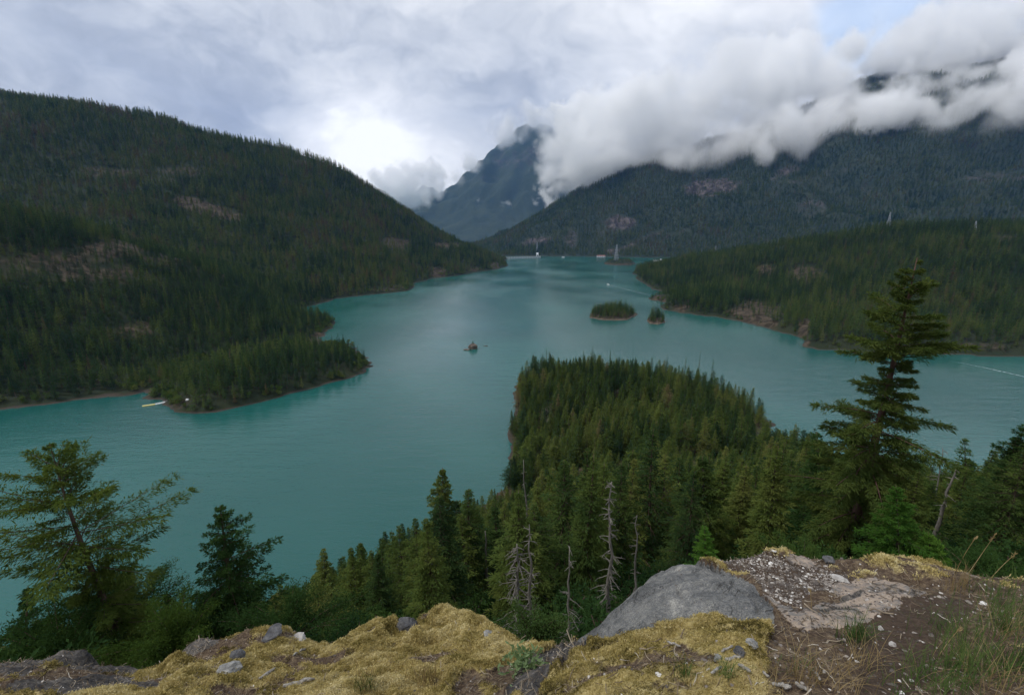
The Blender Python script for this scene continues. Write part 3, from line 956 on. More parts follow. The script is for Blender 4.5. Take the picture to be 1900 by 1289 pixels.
TOPLINE = np.array([(-400, 1150), (0, 1125), (120, 1120), (330, 1085), (450, 1090), (560, 1075), (598, 1010), (610, 992), (640, 985), (690, 985), (735, 925), (745, 920), (790, 940), (822, 868), (850, 905), (872, 885), (900, 915), (915, 895), (936, 905),
                    (940, 830), (944, 775), (953, 705), (963, 665), (975, 650), (1012, 641), (1040, 662), (1085, 655), (1100, 644), (1120, 660), (1200, 660), (1300, 650), (1325, 672), (1345, 700), (1400, 712), (1425, 735), (1437, 790), (1460, 790), (1490, 775), (1515, 790), (1545, 830), (1640, 830),
                    (1700, 835), (1740, 850), (1760, 870), (1790, 815), (1815, 850), (1850, 800), (1900, 785), (2300, 760)], float)
NEARLINE = np.array([(930, 905), (950, 890), (975, 858), (1005, 835), (1040, 822), (1070, 842), (1105, 808), (1150, 830), (1190, 800), (1222, 764), (1250, 800), (1300, 838), (1345, 815), (1380, 830), (1420, 800), (1450, 800), (1490, 775)], float)
def topline(px, y=None):
    t_ = np.interp(px, TOPLINE[:, 0], TOPLINE[:, 1])
    if y is None:
        return t_
    n_ = np.interp(px, NEARLINE[:, 0], NEARLINE[:, 1])
    return np.where((y < 205) & (px > 930) & (px < 1480), np.maximum(t_, n_), t_)

def slope_candidates():
    r = np.random.default_rng(77)
    out = []
    for (x0, x1, y0, y1, st) in ((-220, 260, 17, 120, 4.3), (-260, 400, 120, 215, 5.2), (-40, 240, 215, 450, 5.6)):
        X, Y = np.meshgrid(np.arange(x0, x1, st), np.arange(y0, y1, st))
        X = (X + r.uniform(-.48, .48, X.shape) * st).ravel(); Y = (Y + r.uniform(-.48, .48, Y.shape) * st).ravel()
        out.append(np.c_[X, Y])
    P = np.concatenate(out)
    Z = L_slope.h(P[:, 0], P[:, 1])
    P = np.c_[P, Z]
    dist = np.hypot(P[:, 0], P[:, 1])
    k = (Z > 1.0) & (np.abs(P[:, 0]) < P[:, 1] * 1.3 + 8) & ((dist > 22) | ((dist > 15.5) & (P[:, 0] > -7) & (P[:, 0] < 7.5)))
    k &= r.random(len(P)) > .06
    rk = L_slope.rockiness(P[:, 0], P[:, 1], P[:, 2])
    k &= rk < .45
    P = P[k]
    px, py, dep = project(P)
    rel = r.uniform(.40, 1.0, len(P)) ** .8
    near = P[:, 1] < 150
    H = np.where(near, 21., 23.5) * rel * np.where(r.random(len(P)) < .1, .6, 1)
    lo = np.abs(r.normal(0, 14, len(P)))
    # a tree no taller than the stand's own outline
    for it in range(14):
        q = P + np.c_[np.zeros((len(P), 2)), H]
        tx, ty, _ = project(q)
        lim = topline(tx, P[:, 1]) + np.where(P[:, 1] < 205, lo * 2, lo * .5)
        bad = ty < lim
        H = np.where(bad, H * .9, H)
    q = P + np.c_[np.zeros((len(P), 2)), H]
    tx, ty, d2 = project(q)
    ok = (ty >= topline(tx, P[:, 1]) - 2) & (H > 4.5)
    P, H = P[ok], H[ok]
    bx, by, dep = project(P)
    tx, ty, _ = project(P + np.c_[np.zeros((len(P), 2)), H])
    return P, H, bx, by, tx, ty

P, H, bx, by, tx, ty = slope_candidates()
size = (by - ty)
inv = (tx > -60) & (tx < 1960) & (ty < 1200)
order = np.argsort(-np.where(inv, size, -1))
N_IND = 285
ind, rest = order[:N_IND], order[N_IND:]
rr = np.random.default_rng(5)
ZONES = (('fir in the shaded stand below the mossy mound at lower left', 'firs below the mossy mound'),
         ('fir packed in the dark stand between the mossy mound and the lake', 'firs packed on the slope below the viewpoint'),
         ('fir crowded on the slope behind the grey rock slab', 'firs behind the grey slab'),
         ('fir on the slope to the right of the tall leaning fir', 'firs right of the tall fir'))
for k in ind:
    z = 0 if tx[k] < 600 else (1 if tx[k] < 1080 else (2 if tx[k] < 1560 else 3))
    t_me, c_me = NEAR[rr.integers(0, len(NEAR))]
    o = empty('fir_tree', P[k] - np.array((0, 0, .2)), rr.uniform(0, 6.28))
    s = H[k] / 20
    sx = s * rr.uniform(1.05, 1.45) * (1.2 if H[k] < 11 else 1.0)
    o.scale = (sx, sx, s)
    tag(o, ZONES[z][0], 'fir tree', ZONES[z][1])
    link('trunk', t_me, o)
    link('crown', c_me, o)
n = len(rest)
Pr = P[rest] - np.array((0, 0, .2))
hd = proto_collection('headland_conifer', [one_mesh('headland_conifer', *conifer(500 + i, 20, R, b, 34, 6, 8, 2, (.72, .2), .26, .4, .26, limbs=False, sides=5, gap=g), M_bark, M_fir)
                                           for i, (R, b, g) in enumerate(((3.0, .1, .05), (3.5, .14, .1), (2.7, .12, .0), (3.9, .22, .18), (3.1, .3, .2), (2.9, .08, .05), (2.2, .25, .3), (4.8, .2, .12), (4.2, .35, .28), (1.9, .15, .72)))])
sz = H[rest] / 20
scatter('forest', Pr, np.c_[rr.normal(0, .045, (n, 2)), rr.uniform(0, 6.28, n)], np.c_[sz * rr.uniform(1.0, 1.5, n), sz * rr.uniform(1.0, 1.5, n), sz],
        rr.choice(10, n, p=(.13, .13, .12, .12, .1, .13, .06, .09, .09, .03)), .30 * fbm(Pr[:, 0], Pr[:, 1], 32, 3, 4) + rr.normal(0, .10, n) + np.where(rr.random(n) < .03, .45, 0) - .04, hd, 'dense conifer wood covering the headland in the middle of the lake', 'forest')

# emergent trees of the headland's far edge: taller than the wood, each with its own top
EMERGENT = [(1014, 642, 'thin fir standing above the left corner of the headland'), (1100, 641, 'tallest dark fir on the far edge of the headland'), (1083, 650, 'dark fir just left of the tallest headland fir'),
            (1133, 650, 'broken topped fir right of the tallest headland fir'), (1238, 656, 'flat topped fir past the middle of the headland edge'), (1300, 650, 'tall loose fir on the right part of the headland edge'), (1324, 664, 'ragged fir beside the tall loose headland fir'), (1273, 662, 'thin ragged fir left of the tall loose headland fir')]
for i, (px, py, lab) in enumerate(EMERGENT):
    Y = (400, 404, 398, 402, 392, 372, 362, 380)[i]
    top = at_y(px, py, Y)
    g = float(L_slope.h(top[0], top[1]))
    tb, v, f = conifer(540 + i, top[2] - g, 2.3, .25, 26, 5, 6, 1, (.9, .32), .3, .5, .3, gap=.3 if i in (0, 3, 4, 5, 6, 7) else .08, limbs=True, sides=5)
    o = empty('fir_tree', (top[0], top[1], g))
    tag(o, lab, 'fir tree', 'firs standing above the headland wood')
    link('trunk', tb.mesh('trunk', M_bark, True), o)
    link('crown', mesh_from('crown', v, f, M_dark), o)

# ---- trees standing close to the viewpoint
def near_tree(name, label, base_px, base_y, top_px, cat, mat_c, mat_t, seed, sink=.6, Hkey=None, group=None, depth_top=None, **kw):
    b = at_y(base_px[0], base_px[1], base_y)
    tp = at_y(top_px[0], top_px[1], depth_top or base_y)
    Hh = tp[2] - b[2] + sink
    tb, v, f = conifer(seed, Hh, lean=(tp[0] - b[0], tp[1] - b[1]), **kw)
    o = empty(name, (b[0], b[1], b[2] - sink))
    tag(o, label, cat, group)
    link('trunk', tb.mesh('trunk', mat_t, True), o)
    link('crown', mesh_from('crown', v, f, mat_c), o)
    return o

near_tree('tall_fir', 'tall ragged fir with thick reddish trunk rising over the right shore', (1568, 1050), 17, (1703, 478), 'fir tree', M_tall, M_redbark, 611, 1.5,
          R=2.75, base=.14, nlev=46, bpl=6, tw=17, sub=19, bl=.62, lw=(.21, .04), droop=.16, irr=.5, trunk_r=.25, gap=.24,
          profile=[(0, .8), (.2, .85), (.37, 1.0), (.44, .72), (.51, .85), (.60, .38), (.68, .56), (.755, .68), (.83, .56), (.90, .3), (.96, .14), (1, .06)], twist=.1, sides=10)
near_tree('young_fir', 'bright green young fir beside the thick trunk at right', (1668, 1060), 11.5, (1662, 898), 'fir tree', M_bright, M_bark, 612, .5,
          R=1.15, base=.04, nlev=22, bpl=6, tw=10, sub=14, bl=.3, lw=(.11, .025), droop=.12, irr=.35, trunk_r=.07)
near_tree('young_fir', 'bright green bushy young fir right of the thick trunk, lower than its neighbour', (1735, 1070), 11.0, (1722, 985), 'fir tree', M_bright, M_bark, 613, .5,
          R=.85, base=.03, nlev=15, bpl=6, tw=10, sub=14, bl=.25, lw=(.10, .024), droop=.1, irr=.35, trunk_r=.05)
near_tree('young_fir', 'small pale green fir behind the top of the grey slab', (1312, 1050), 13.5, (1307, 975), 'fir tree', M_bright, M_bark, 614, .5,
          R=.75, base=.05, nlev=14, bpl=6, tw=9, sub=8, lw=(.13, .025), droop=.1, irr=.35, trunk_r=.05)
near_tree('dark_fir', 'dark bushy fir with one long bough reaching right, left of centre', (440, 1190), 13, (408, 937), 'fir tree', M_dark, M_bark, 621, 1.0,
          R=2.3, base=.05, nlev=28, bpl=7, tw=13, sub=17, bl=.5, lw=(.15, .034), droop=.08, irr=.5, trunk_r=.15, gap=.06)
near_tree('dark_fir', 'broad dark fir cut by the right edge of the picture', (1890, 1090), 20, (1902, 782), 'fir tree', M_dark, M_bark, 622, 1.,
          R=3.3, base=.1, nlev=26, bpl=6, tw=12, sub=13, bl=.8, lw=(.23, .05), droop=.16, irr=.45, trunk_r=.22, gap=.1)
near_tree('dark_fir', 'small dark pointed fir against the water at right', (1795, 960), 42, (1790, 812), 'fir tree', M_dark, M_bark, 623, 3.,
          R=2.2, base=.1, nlev=24, bpl=6, tw=9, sub=3, lw=(.5, .13), droop=.2, irr=.4, trunk_r=.2, gap=.1)
near_tree('dark_fir', 'loose dark fir growing just left of the tall fir trunk', (1530, 1040), 24, (1515, 800), 'fir tree', M_dark, M_bark, 624, 1.5,
          R=2.6, base=.1, nlev=26, bpl=6, tw=11, sub=11, bl=.75, lw=(.25, .055), droop=.2, irr=.4, trunk_r=.2, gap=.12)
near_tree('dark_fir', 'dark fir filling the gap right of the tall fir trunk', (1680, 1000), 27, (1668, 805), 'fir tree', M_dark, M_bark, 625, 1.5,
          R=2.8, base=.1, nlev=26, bpl=6, tw=11, sub=11, bl=.75, lw=(.25, .055), droop=.2, irr=.42, trunk_r=.2, gap=.12)
near_tree('dark_fir', 'short dark fir at the far left edge below the leaning conifer', (40, 1260), 15, (52, 1085), 'fir tree', M_dark, M_bark, 626, 1.5,
          R=1.5, base=.05, nlev=20, bpl=6, tw=10, sub=18, bl=.5, lw=(.16, .036), droop=.2, irr=.45, trunk_r=.12, gap=.12)
near_tree('olive_fir', 'yellowish fir standing against the dark stand behind the slab', (1310, 1060), 24, (1303, 845), 'fir tree', M_fir, M_bark, 627, 1.5,
          R=2.6, base=.06, nlev=34, bpl=7, tw=12, sub=11, bl=.7, lw=(.26, .055), droop=.2, irr=.36, trunk_r=.2, gap=.06)
near_tree('olive_fir', 'tallest pointed fir against the water left of the headland', (822, 1120), 30, (821, 866), 'fir tree', M_fir, M_bark, 628, 3,
          R=3.0, base=.05, nlev=40, bpl=7, tw=12, sub=10, bl=.75, lw=(.32, .07), droop=.24, irr=.32, trunk_r=.25, gap=.05)

near_tree('windswept_fir', 'windswept conifer with leaning trunk and open yellow green crown at far left', (222, 1190), 11, (92, 828), 'fir tree', M_pine, M_bark, 632, .6,
          R=2.05, base=.05, nlev=36, bpl=6, tw=15, sub=17, bl=.5, lw=(.14, .03), droop=-.03, irr=.55, trunk_r=.12, gap=.27, twist=.12,
          profile=[(0, .8), (.22, .85), (.33, .4), (.40, .42), (.48, .95), (.62, 1.0), (.76, .74), (.86, .48), (.93, .26), (.97, .12), (1, .05)])

def bushy(name, label, px, py, Y, Hh, R, seed, mat, n=3600, lw=(.13, .05), cat='shrub', group=None):
    p = at_y(px, py, Y)
    r = np.random.default_rng(seed)
    tb = MB()
    KV, KF, nn = [], [], 0
    for k in range(26):
        az, el = r.uniform(0, 6.28), r.uniform(.35, 1.45)
        L = Hh * r.uniform(.6, 1.05)
        e = np.array((math.cos(az) * math.cos(el) * R / Hh * 1.5, math.sin(az) * math.cos(el) * R / Hh * 1.5, math.sin(el))) * L
        s = np.linspace(0, 1, 5)[:, None]
        q = e * s + np.array((0, 0, .15 * L)) * np.sin(s * 3.1)
        tb.tube(q, np.linspace(.02, .004, 5) * (.5 + Hh * .4), 4, False)
        m = n // 26
        t = r.uniform(.3, 1.05, m)
        a = e * t[:, None] + np.array((0, 0, .15 * L)) * np.sin(t * 3.1)[:, None] + r.normal(0, .085 * max(R, Hh * .6), (m, 3))
        dv = unit(e[None] * .6 / L + r.normal(0, .7, (m, 3)) + np.array((0, 0, .3)))
        v, f = kites(a, dv, unit(np.cross(dv, r.normal(0, 1, (m, 3)))), lw[0] * r.uniform(.6, 1.3, m), lw[1] * r.uniform(.7, 1.3, m), .1)
        KV.append(v); KF.append(f + nn); nn += len(v)
    o = empty(name, (p[0], p[1], p[2]))
    tag(o, label, cat, group)
    link('stems', tb.mesh('stems', M_bark, True), o)
    link('foliage', mesh_from('foliage', np.concatenate(KV), np.concatenate(KF), mat), o)
    return o

bushy('green_shrub', 'leafy green shrub in the notch between mossy mound and grey slab', 990, 1200, 8.0, 1.0, .75, 41, M_bush, 6500, (.065, .026))
bushy('green_shrub', 'dense green shrub at lower left under the leaning conifer', 330, 1215, 9.0, 1.35, 1.1, 42, M_pine, 14000, (.095, .02))
bushy('green_shrub', 'shadowed green shrub in the lower left corner below the leaning conifer', 120, 1240, 10.0, 1.7, 1.6, 43, M_dark, 15000, (.10, .022))
bushy('green_shrub', 'dark green shrub between the leaning conifer and the bushy fir', 245, 1160, 12.0, 1.9, 1.5, 44, M_pine, 17000, (.10, .022))
bushy('green_shrub', 'dark shrub at the right foot of the bushy fir behind the mound', 540, 1190, 11.0, 1.5, 1.5, 45, M_dark, 14000, (.10, .022))
bushy('green_shrub', 'dark shrub half hidden behind the crest left of the thick trunk', 1490, 1060, 11.0, .75, .9, 46, M_dark, 9000, (.09, .02))
bushy('green_shrub', 'dark shrub behind the mossy crest at far right', 1830, 1090, 10.0, .9, 1.2, 47, M_dark, 11000, (.09, .02))

# ---- dark undergrowth between the trunks
UNDER = proto_collection('under_bush', [one_mesh('under_bush', *roundtree(330 + i, 1.7, 1.05, 900, (.26, .09), .9), M_bark, M_dark) for i in range(4)])
r = np.random.default_rng(12)
X, Y = np.meshgrid(np.arange(-60, 75, 1.5), np.arange(7.5, 60, 1.5))
X = (X + r.uniform(-.7, .7, X.shape)).ravel(); Y = (Y + r.uniform(-.7, .7, Y.shape)).ravel()
Z = L_slope.h(X, Y)
k = (np.abs(X) < Y * 1.25 + 14) & (np.hypot(X, Y) > 8.5) & (r.random(len(X)) > .15) & (L_slope.rockiness(X, Y, Z) < .3)
X, Y, Z = X[k], Y[k], Z[k]
n = len(X)
scatter('undergrowth', np.c_[X, Y, Z - .15], np.c_[np.zeros((n, 2)), r.uniform(0, 6.28, n)], np.repeat(r.uniform(.35, .95, n)[:, None], 3, 1), r.integers(0, 4, n), r.uniform(-.4, .0, n), UNDER, 'dark undergrowth on the steep slope between the trunks', 'undergrowth')

# ---- dead trees
def snag(label, base_px, Y, top_px, seed, r0=.09, nb=34, L=.9, lichen=False, tilt=-.1, from_s=.15):
    r = np.random.default_rng(seed)
    b = at_y(base_px[0], base_px[1], Y)
    g = float(L_slope.h(b[0], b[1]))
    t_ = at_y(top_px[0], top_px[1], Y)
    zb = min(b[2], g + .3) if g > 0 else b[2]
    zb = max(zb, b[2] - 4)
    s = np.linspace(0, 1, 12)
    q = np.stack([b[0] + (t_[0] - b[0]) * s - b[0], 0 * s, (t_[2] - zb) * s], 1)
    q[1:-1, :2] += r.normal(0, .035, (10, 2))
    Hh = t_[2] - zb
    tb = MB()
    tb.tube(q, r0 * (1.05 - .85 * s), 7)
    o = empty('dead_tree', (b[0], b[1], zb))
    tag(o, label, 'dead tree')
    tr = link('trunk', tb.mesh('trunk', M_deadwood, True), o)
    lb = MB()
    for i in range(nb):
        sj = r.uniform(from_s, .99)
        a = np.array([np.interp(sj, s, q[:, k]) for k in range(3)])
        az = r.uniform(0, 6.28)
        l = L * (1.15 - sj * .75) * r.uniform(.35, 1.0)
        d = np.array((math.cos(az), math.sin(az), tilt + r.normal(0, .22)))
        m = np.linspace(0, 1, 5)[:, None]
        c = a + d * m * l + np.array((0, 0, -.28 * l)) * m ** 2 + r.normal(0, .03 * l, (5, 3)) * m
        lb.tube(c, np.linspace(r0 * .24, r0 * .07, 5), 4, False)
        for j in range(int(r.integers(1, 5))):
            k = r.uniform(.3, .95)
            a2 = np.array([np.interp(k, m[:, 0], c[:, x]) for x in range(3)])
            d2 = unit(d + r.normal(0, .8, 3)) * l * r.uniform(.15, .4)
            lb.tube(np.array([a2, a2 + d2 * .5 + r.normal(0, .01, 3), a2 + d2]), (r0 * .1, r0 * .08, r0 * .04), 3, False)
    link('limbs', lb.mesh('limbs', M_deadwood, True), o)
    return o

snag('bare grey dead tree with many twisted drooping limbs behind the notch', (962, 1150), 13., (959, 1008), 51, .10, 74, 1.15, tilt=-.25)
snag('thin grey dead tree just right of the twisted dead tree', (986, 1145), 12.5, (982, 972), 52, .075, 40, .55)
snag('slender bare dead tree standing alone left of the grey slab', (1053, 1190), 10.5, (1057, 1013), 53, .055, 34, .62)
snag('tall lichen grey dead tree with ragged limbs in front of the dark stand', (1128, 1135), 13., (1135, 893), 54, .085, 90, .62, from_s=.05)
snag('thin pale dead pole with few limbs right of the tall dead tree', (1180, 1085), 13.5, (1182, 955), 55, .06, 14, .5)
snag('grey dead spike among firs above the twisted dead tree', (985, 960), 30., (971, 852), 56, .10, 18, .8)
snag('short broken grey trunk among the firs left of centre', (903, 1010), 26., (900, 984), 57, .13, 8, .4)
snag('small white dead top among dark firs left of the tall fir', (1445, 900), 34., (1441, 874), 58, .10, 12, .9)
snag('grey leaning dead trunk on the slope at right', (1738, 960), 22., (1775, 860), 59, .14, 20, .8)
snag('bare twiggy dead top against the water right of the tall fir', (1748, 900), 36., (1749, 830), 60, .09, 26, 1.2)
# ------------------------------------------------------------------ the rocky viewpoint
def fgp(px, py, drop):
    p = at_z(px, py, EYE - drop)
    return (p[0], p[1], p[2])

def beyond(px, py, drop, ext, dd):
    p = np.array(fgp(px, py, drop))
    h = math.hypot(p[0], p[1])
    return (p[0] * (1 + ext / h), p[1] * (1 + ext / h), p[2] - dd)

crest = [(-250, 1265, 4.3), (0, 1236, 4.4), (60, 1219, 4.5), (110, 1212, 4.5), (170, 1213, 4.5), (235, 1232, 4.3), (262, 1243, 4.2), (300, 1229, 4.3), (335, 1208, 4.4), (370, 1192, 4.5), (430, 1182, 4.6), (500, 1169, 4.6), (545, 1175, 4.55), (590, 1187, 4.4),
         (640, 1172, 4.4), (700, 1151, 4.5), (745, 1152, 4.5), (790, 1140, 4.55), (830, 1135, 4.6), (870, 1141, 4.5), (905, 1155, 4.4), (960, 1183, 4.1), (1010, 1205, 3.7), (1035, 1196, 3.4), (1060, 1180, 3.15), (1100, 1148, 3.0), (1150, 1110, 2.95), (1200, 1075, 2.9),
         (1250, 1046, 2.85), (1310, 1036, 2.85), (1390, 1024, 2.85), (1440, 1019, 2.85), (1500, 1027, 2.8), (1550, 1034, 2.8), (1650, 1040, 2.8), (1750, 1049, 2.8), (1820, 1058, 2.8), (1900, 1076, 2.75), (2100, 1130, 2.6), (2300, 1200, 2.5)]
c = []
c += [fgp(*a) for a in ((1100, 1289, 1.95), (1200, 1289, 1.82), (1300, 1289, 1.72), (1450, 1289, 1.68), (1600, 1289, 1.68), (1900, 1289, 1.75), (1300, 1215, 1.92), (1450, 1155, 2.1), (1600, 1130, 2.15), (1750, 1130, 2.15), (1880, 1160, 2.1), (1640, 1200, 1.9), (1500, 1080, 2.5),
                        (1350, 1075, 2.6), (1700, 1085, 2.45), (1430, 1160, 2.12), (1415, 1125, 2.26), (1340, 1085, 2.5), (1250, 1175, 2.32), (1200, 1195, 2.42), (1100, 1200, 2.75), (1150, 1205, 2.5), (1000, 1289, 2.35), (950, 1289, 2.7), (985, 1240, 3.0), (1060, 1240, 2.5),
                        (0, 1289, 3.4), (250, 1289, 3.35), (500, 1289, 3.2), (700, 1289, 3.05), (850, 1289, 2.9), (300, 1262, 3.75), (600, 1232, 3.75), (800, 1200, 3.85), (940, 1230, 3.35), (450, 1215, 4.1), (150, 1250, 3.9), (720, 1190, 4.0))]
c += [(0, 0, EYE - 1.66), (1.5, .3, EYE - 1.62), (-1.5, .3, EYE - 2.1), (-3.5, .6, EYE - 2.9), (-7, 1.2, EYE - 4.0), (4, .6, EYE - 1.7), (7, 1, EYE - 2.0), (0, -1.5, EYE - 1.6)]
inner = c
def crest_ctrl(cr):
    return [fgp(*a) for a in cr] + [beyond(a, b, d, .7, 1.9) for a, b, d in cr[::2]] + [beyond(a, b, d, 1.8, 5.2) for a, b, d in cr[::3]]
want = np.array(crest)
fit = want.copy()
_t, _r = np.meshgrid(np.deg2rad(np.linspace(-66, 66, 200)), np.geomspace(1.0, 9.0, 130))
for it in range(5):       # the rounding of the surface lifts its outline a little: lower the rim until the outline lies where it should
    G = RBF(inner + crest_ctrl([tuple(a) for a in fit]), 1.3)
    x_, y_ = _r * np.sin(_t), _r * np.cos(_t)
    z_ = G(x_, y_) + .045
    ppx, ppy, _ = project(np.stack([x_, y_, z_], -1))
    for k in range(len(fit)):
        near_ = np.abs(ppx - want[k, 0]) < 22
        if near_.any():
            fit[k, 1] += .7 * (want[k, 1] - ppy[near_].min())

def inside(px, py, poly):
    poly = np.asarray(poly, float)
    out = np.zeros(px.shape, bool)
    j = len(poly) - 1
    for i in range(len(poly)):
        xi, yi, xj, yj = *poly[i], *poly[j]
        cond = ((yi > py) != (yj > py)) & (px < (xj - xi) * (py - yi) / (yj - yi + 1e-12) + xi)
        out ^= cond
        j = i
    return out

SLAB = [(1045, 1190), (1100, 1143), (1150, 1105), (1200, 1070), (1250, 1040), (1290, 1050), (1345, 1080), (1400, 1105), (1432, 1135), (1436, 1162), (1395, 1172), (1320, 1160), (1250, 1172), (1200, 1192), (1150, 1192), (1100, 1196)]
PALE = [[(1405, 1110), (1430, 1118), (1480, 1140), (1520, 1120), (1575, 1115), (1535, 1100), (1590, 1075), (1640, 1078), (1712, 1096), (1700, 1108), (1650, 1135), (1610, 1158), (1530, 1160), (1490, 1172), (1455, 1145)],
        [(1455, 1035), (1475, 1035), (1515, 1050), (1505, 1060), (1470, 1050)], [(1385, 1026), (1440, 1018), (1460, 1030), (1400, 1034)]]
DARKROCK = [[(-60, 1225), (60, 1212), (180, 1205), (240, 1232), (275, 1250), (200, 1262), (100, 1250), (40, 1262), (-60, 1270)], [(20, 1289), (90, 1272), (200, 1268), (290, 1275), (330, 1295), (20, 1300)], [(545, 1170), (600, 1180), (640, 1178), (610, 1196), (560, 1192)],
            [(730, 1150), (765, 1148), (785, 1165), (760, 1178), (735, 1170)], [(930, 1289), (960, 1255), (1000, 1225), (1040, 1195), (1095, 1190), (1085, 1215), (1030, 1250), (1000, 1275), (985, 1300)], [(330, 1212), (380, 1190), (420, 1190), (380, 1215), (330, 1230)]]
CHIPS = [(1290, 1045), (1400, 1030), (1475, 1040), (1530, 1060), (1580, 1085), (1560, 1105), (1510, 1100), (1480, 1128), (1420, 1110), (1380, 1080), (1330, 1062)]
SOIL = [(1545, 1175), (1630, 1150), (1720, 1100), (1790, 1110), (1810, 1140), (1745, 1170), (1740, 1230), (1690, 1289), (1590, 1300), (1600, 1230), (1560, 1200)]

th = np.deg2rad(np.linspace(-68, 68, 560))
rr_ = np.geomspace(.45, 9.5, 420)
TH, RR = np.meshgrid(th, rr_)
gx, gy = RR * np.sin(TH), RR * np.cos(TH)
gz = G(gx, gy)
wx = fbm(gx, gy, .35, 4, 91) * 16
wy = fbm(gx, gy, .35, 4, 92) * 11
def masks(x, y, z, wx=0, wy=0):
    px, py, dep = project(np.stack([x, y, z], -1))
    px, py = px + wx, py + wy
    slab = inside(px, py, SLAB)
    pale = inside(px, py, PALE[0]) | inside(px, py, PALE[1]) | inside(px, py, PALE[2])
    dark = np.zeros(px.shape, bool)
    for d in DARKROCK:
        dark |= inside(px, py, d)
    chips = inside(px, py, CHIPS) & ~pale
    soil = inside(px, py, SOIL) & ~pale
    return px, py, slab, pale, dark, chips, soil
px, py, m_slab, m_pale, m_dark, m_chips, m_soil = masks(gx, gy, gz, wx, wy)
n1 = fbm(gx, gy, .6, 4, 93)
n2 = fbm(gx, gy, .16, 4, 94)
left = px < 1040
moss = np.where(left, n1 * 1.2 + n2 * .7 + .52, n1 * 1.1 + n2 * .6 + .12)
moss += np.where((px > 1000) & (px < 1420) & (py > 1165), .75, 0) + np.where((px > 1540) & (py < 1062), .22, 0) + np.where((px > 1700) & (py < 1100), .12, 0) - np.where((px > 1450) & (py > 1180), .5, 0) - np.where((px > 1440) & (py < 1180), .30, 0) + .35 * fbm(gx, gy, .25, 3, 141)
moss = np.clip(moss, 0, 1)
moss = np.where((px > 1440) & (py < 1180), moss * np.clip(.75 + 1.1 * fbm(gx, gy, .22, 3, 151), 0, 1), moss)
for mm in (m_slab, m_pale, m_dark, m_chips, m_soil):
    moss = np.where(mm, np.clip(moss - .9, 0, .2), moss)
# relief: cushions of moss, broken rock, fine litter
cush = np.abs(fbm(gx, gy, .30, 3, 95))
cush2 = np.abs(fbm(gx, gy, .12, 3, 98))
moss = moss - np.clip((cush - .40) * 2.2, 0, .75) * (moss > .2)
moss = np.clip(moss, 0, 1)
near_k = np.clip(RR / 2.5, .35, 1)
gz = gz + moss * near_k * (.15 * (.45 - cush) + .06 * (.5 - cush2) + .02)
gz += np.where(m_dark, .06 * fbm(gx, gy, .25, 5, 96, ridged=True) - .01, 0)
gz += .09 * np.exp(-(((px - 1260) / 150) ** 2 + ((py - 1110) / 60) ** 2))
gz += np.where(m_slab, .07 * fbm(gx, gy, .55, 4, 142) + .034 * fbm(gx * 1.0 + gy * .6, gy * .5 - gx * .3, .22, 5, 97, ridged=True) + .013 * fbm(gx, gy, .07, 3, 143, ridged=True), 0)
gz += np.where(m_pale, .01 * fbm(gx, gy, .2, 4, 99, ridged=True) + .008, 0)
gz += (~m_slab) * (1 - moss) * .022 * fbm(gx, gy, .09, 4, 100)
gz += (.035 * fbm(gx, gy, .8, 3, 101) + np.where(left, .24, .07) * (.42 - np.abs(fbm(gx, gy, .95, 3, 102))) * np.clip(RR / 4, .3, 1)) * (~m_slab)
# open cracks and pits in the slab
crack_d = np.full(gx.shape, 99.)
for pl in ([(1072, 1182), (1108, 1160), (1158, 1136), (1206, 1110), (1230, 1104)], [(1118, 1188), (1150, 1168), (1186, 1164)], [(1252, 1110), (1262, 1128)], [(1216, 1166), (1222, 1172)], [(1300, 1062), (1345, 1098), (1400, 1130), (1428, 1152)], [(1140, 1128), (1160, 1112)],
           [(1490, 1128), (1530, 1136), (1570, 1130), (1612, 1120)], [(1560, 1112), (1600, 1104)]):
    for (ax, ay), (bx_, by_) in zip(pl[:-1], pl[1:]):
        tt_ = np.clip(((px - ax) * (bx_ - ax) + (py - ay) * (by_ - ay)) / ((bx_ - ax) ** 2 + (by_ - ay) ** 2), 0, 1)
        crack_d = np.minimum(crack_d, np.hypot(px - ax - tt_ * (bx_ - ax), (py - ay - tt_ * (by_ - ay)) * 1.3))
crk = np.exp(-(crack_d / 3.2) ** 2)
gz -= .03 * crk
idx = np.arange(gx.size).reshape(gx.shape)
q = np.stack([idx[:-1, :-1], idx[:-1, 1:], idx[1:, 1:], idx[1:, :-1]], -1).reshape(-1, 4)[:, ::-1]

m, t, out = new_mat('viewpoint_ground')
pos = obj_pos(t)
a_moss, a_slab, a_pale, a_dark, a_soil = (attr(t, k).outputs['Fac'] for k in ('moss', 'slab', 'pale', 'dark', 'soil'))
f1 = t.noise(pos, 3.0, 6.0, .65)
f2 = t.noise(pos, 22.0, 5.0, .65)
f3 = t.noise(pos, 95.0, 3.0, .6)
f4 = t.noise(t.vmath('MULTIPLY', pos, (1, 1, 1)), 300.0, 2.0, .5)
lit = t.colramp(t.math('ADD', t.math('MULTIPLY', f2, .6), t.math('MULTIPLY', f3, .4)), [(.34, (.035, .024, .017)), (.47, (.085, .058, .04)), (.58, (.17, .125, .08)), (.7, (.30, .245, .17))])
soilc = t.colramp(t.math('ADD', t.math('MULTIPLY', f2, .5), t.math('MULTIPLY', f3, .5)), [(.33, (.04, .027, .019)), (.5, (.072, .05, .036)), (.64, (.11, .08, .058)), (.72, (.26, .22, .18))])
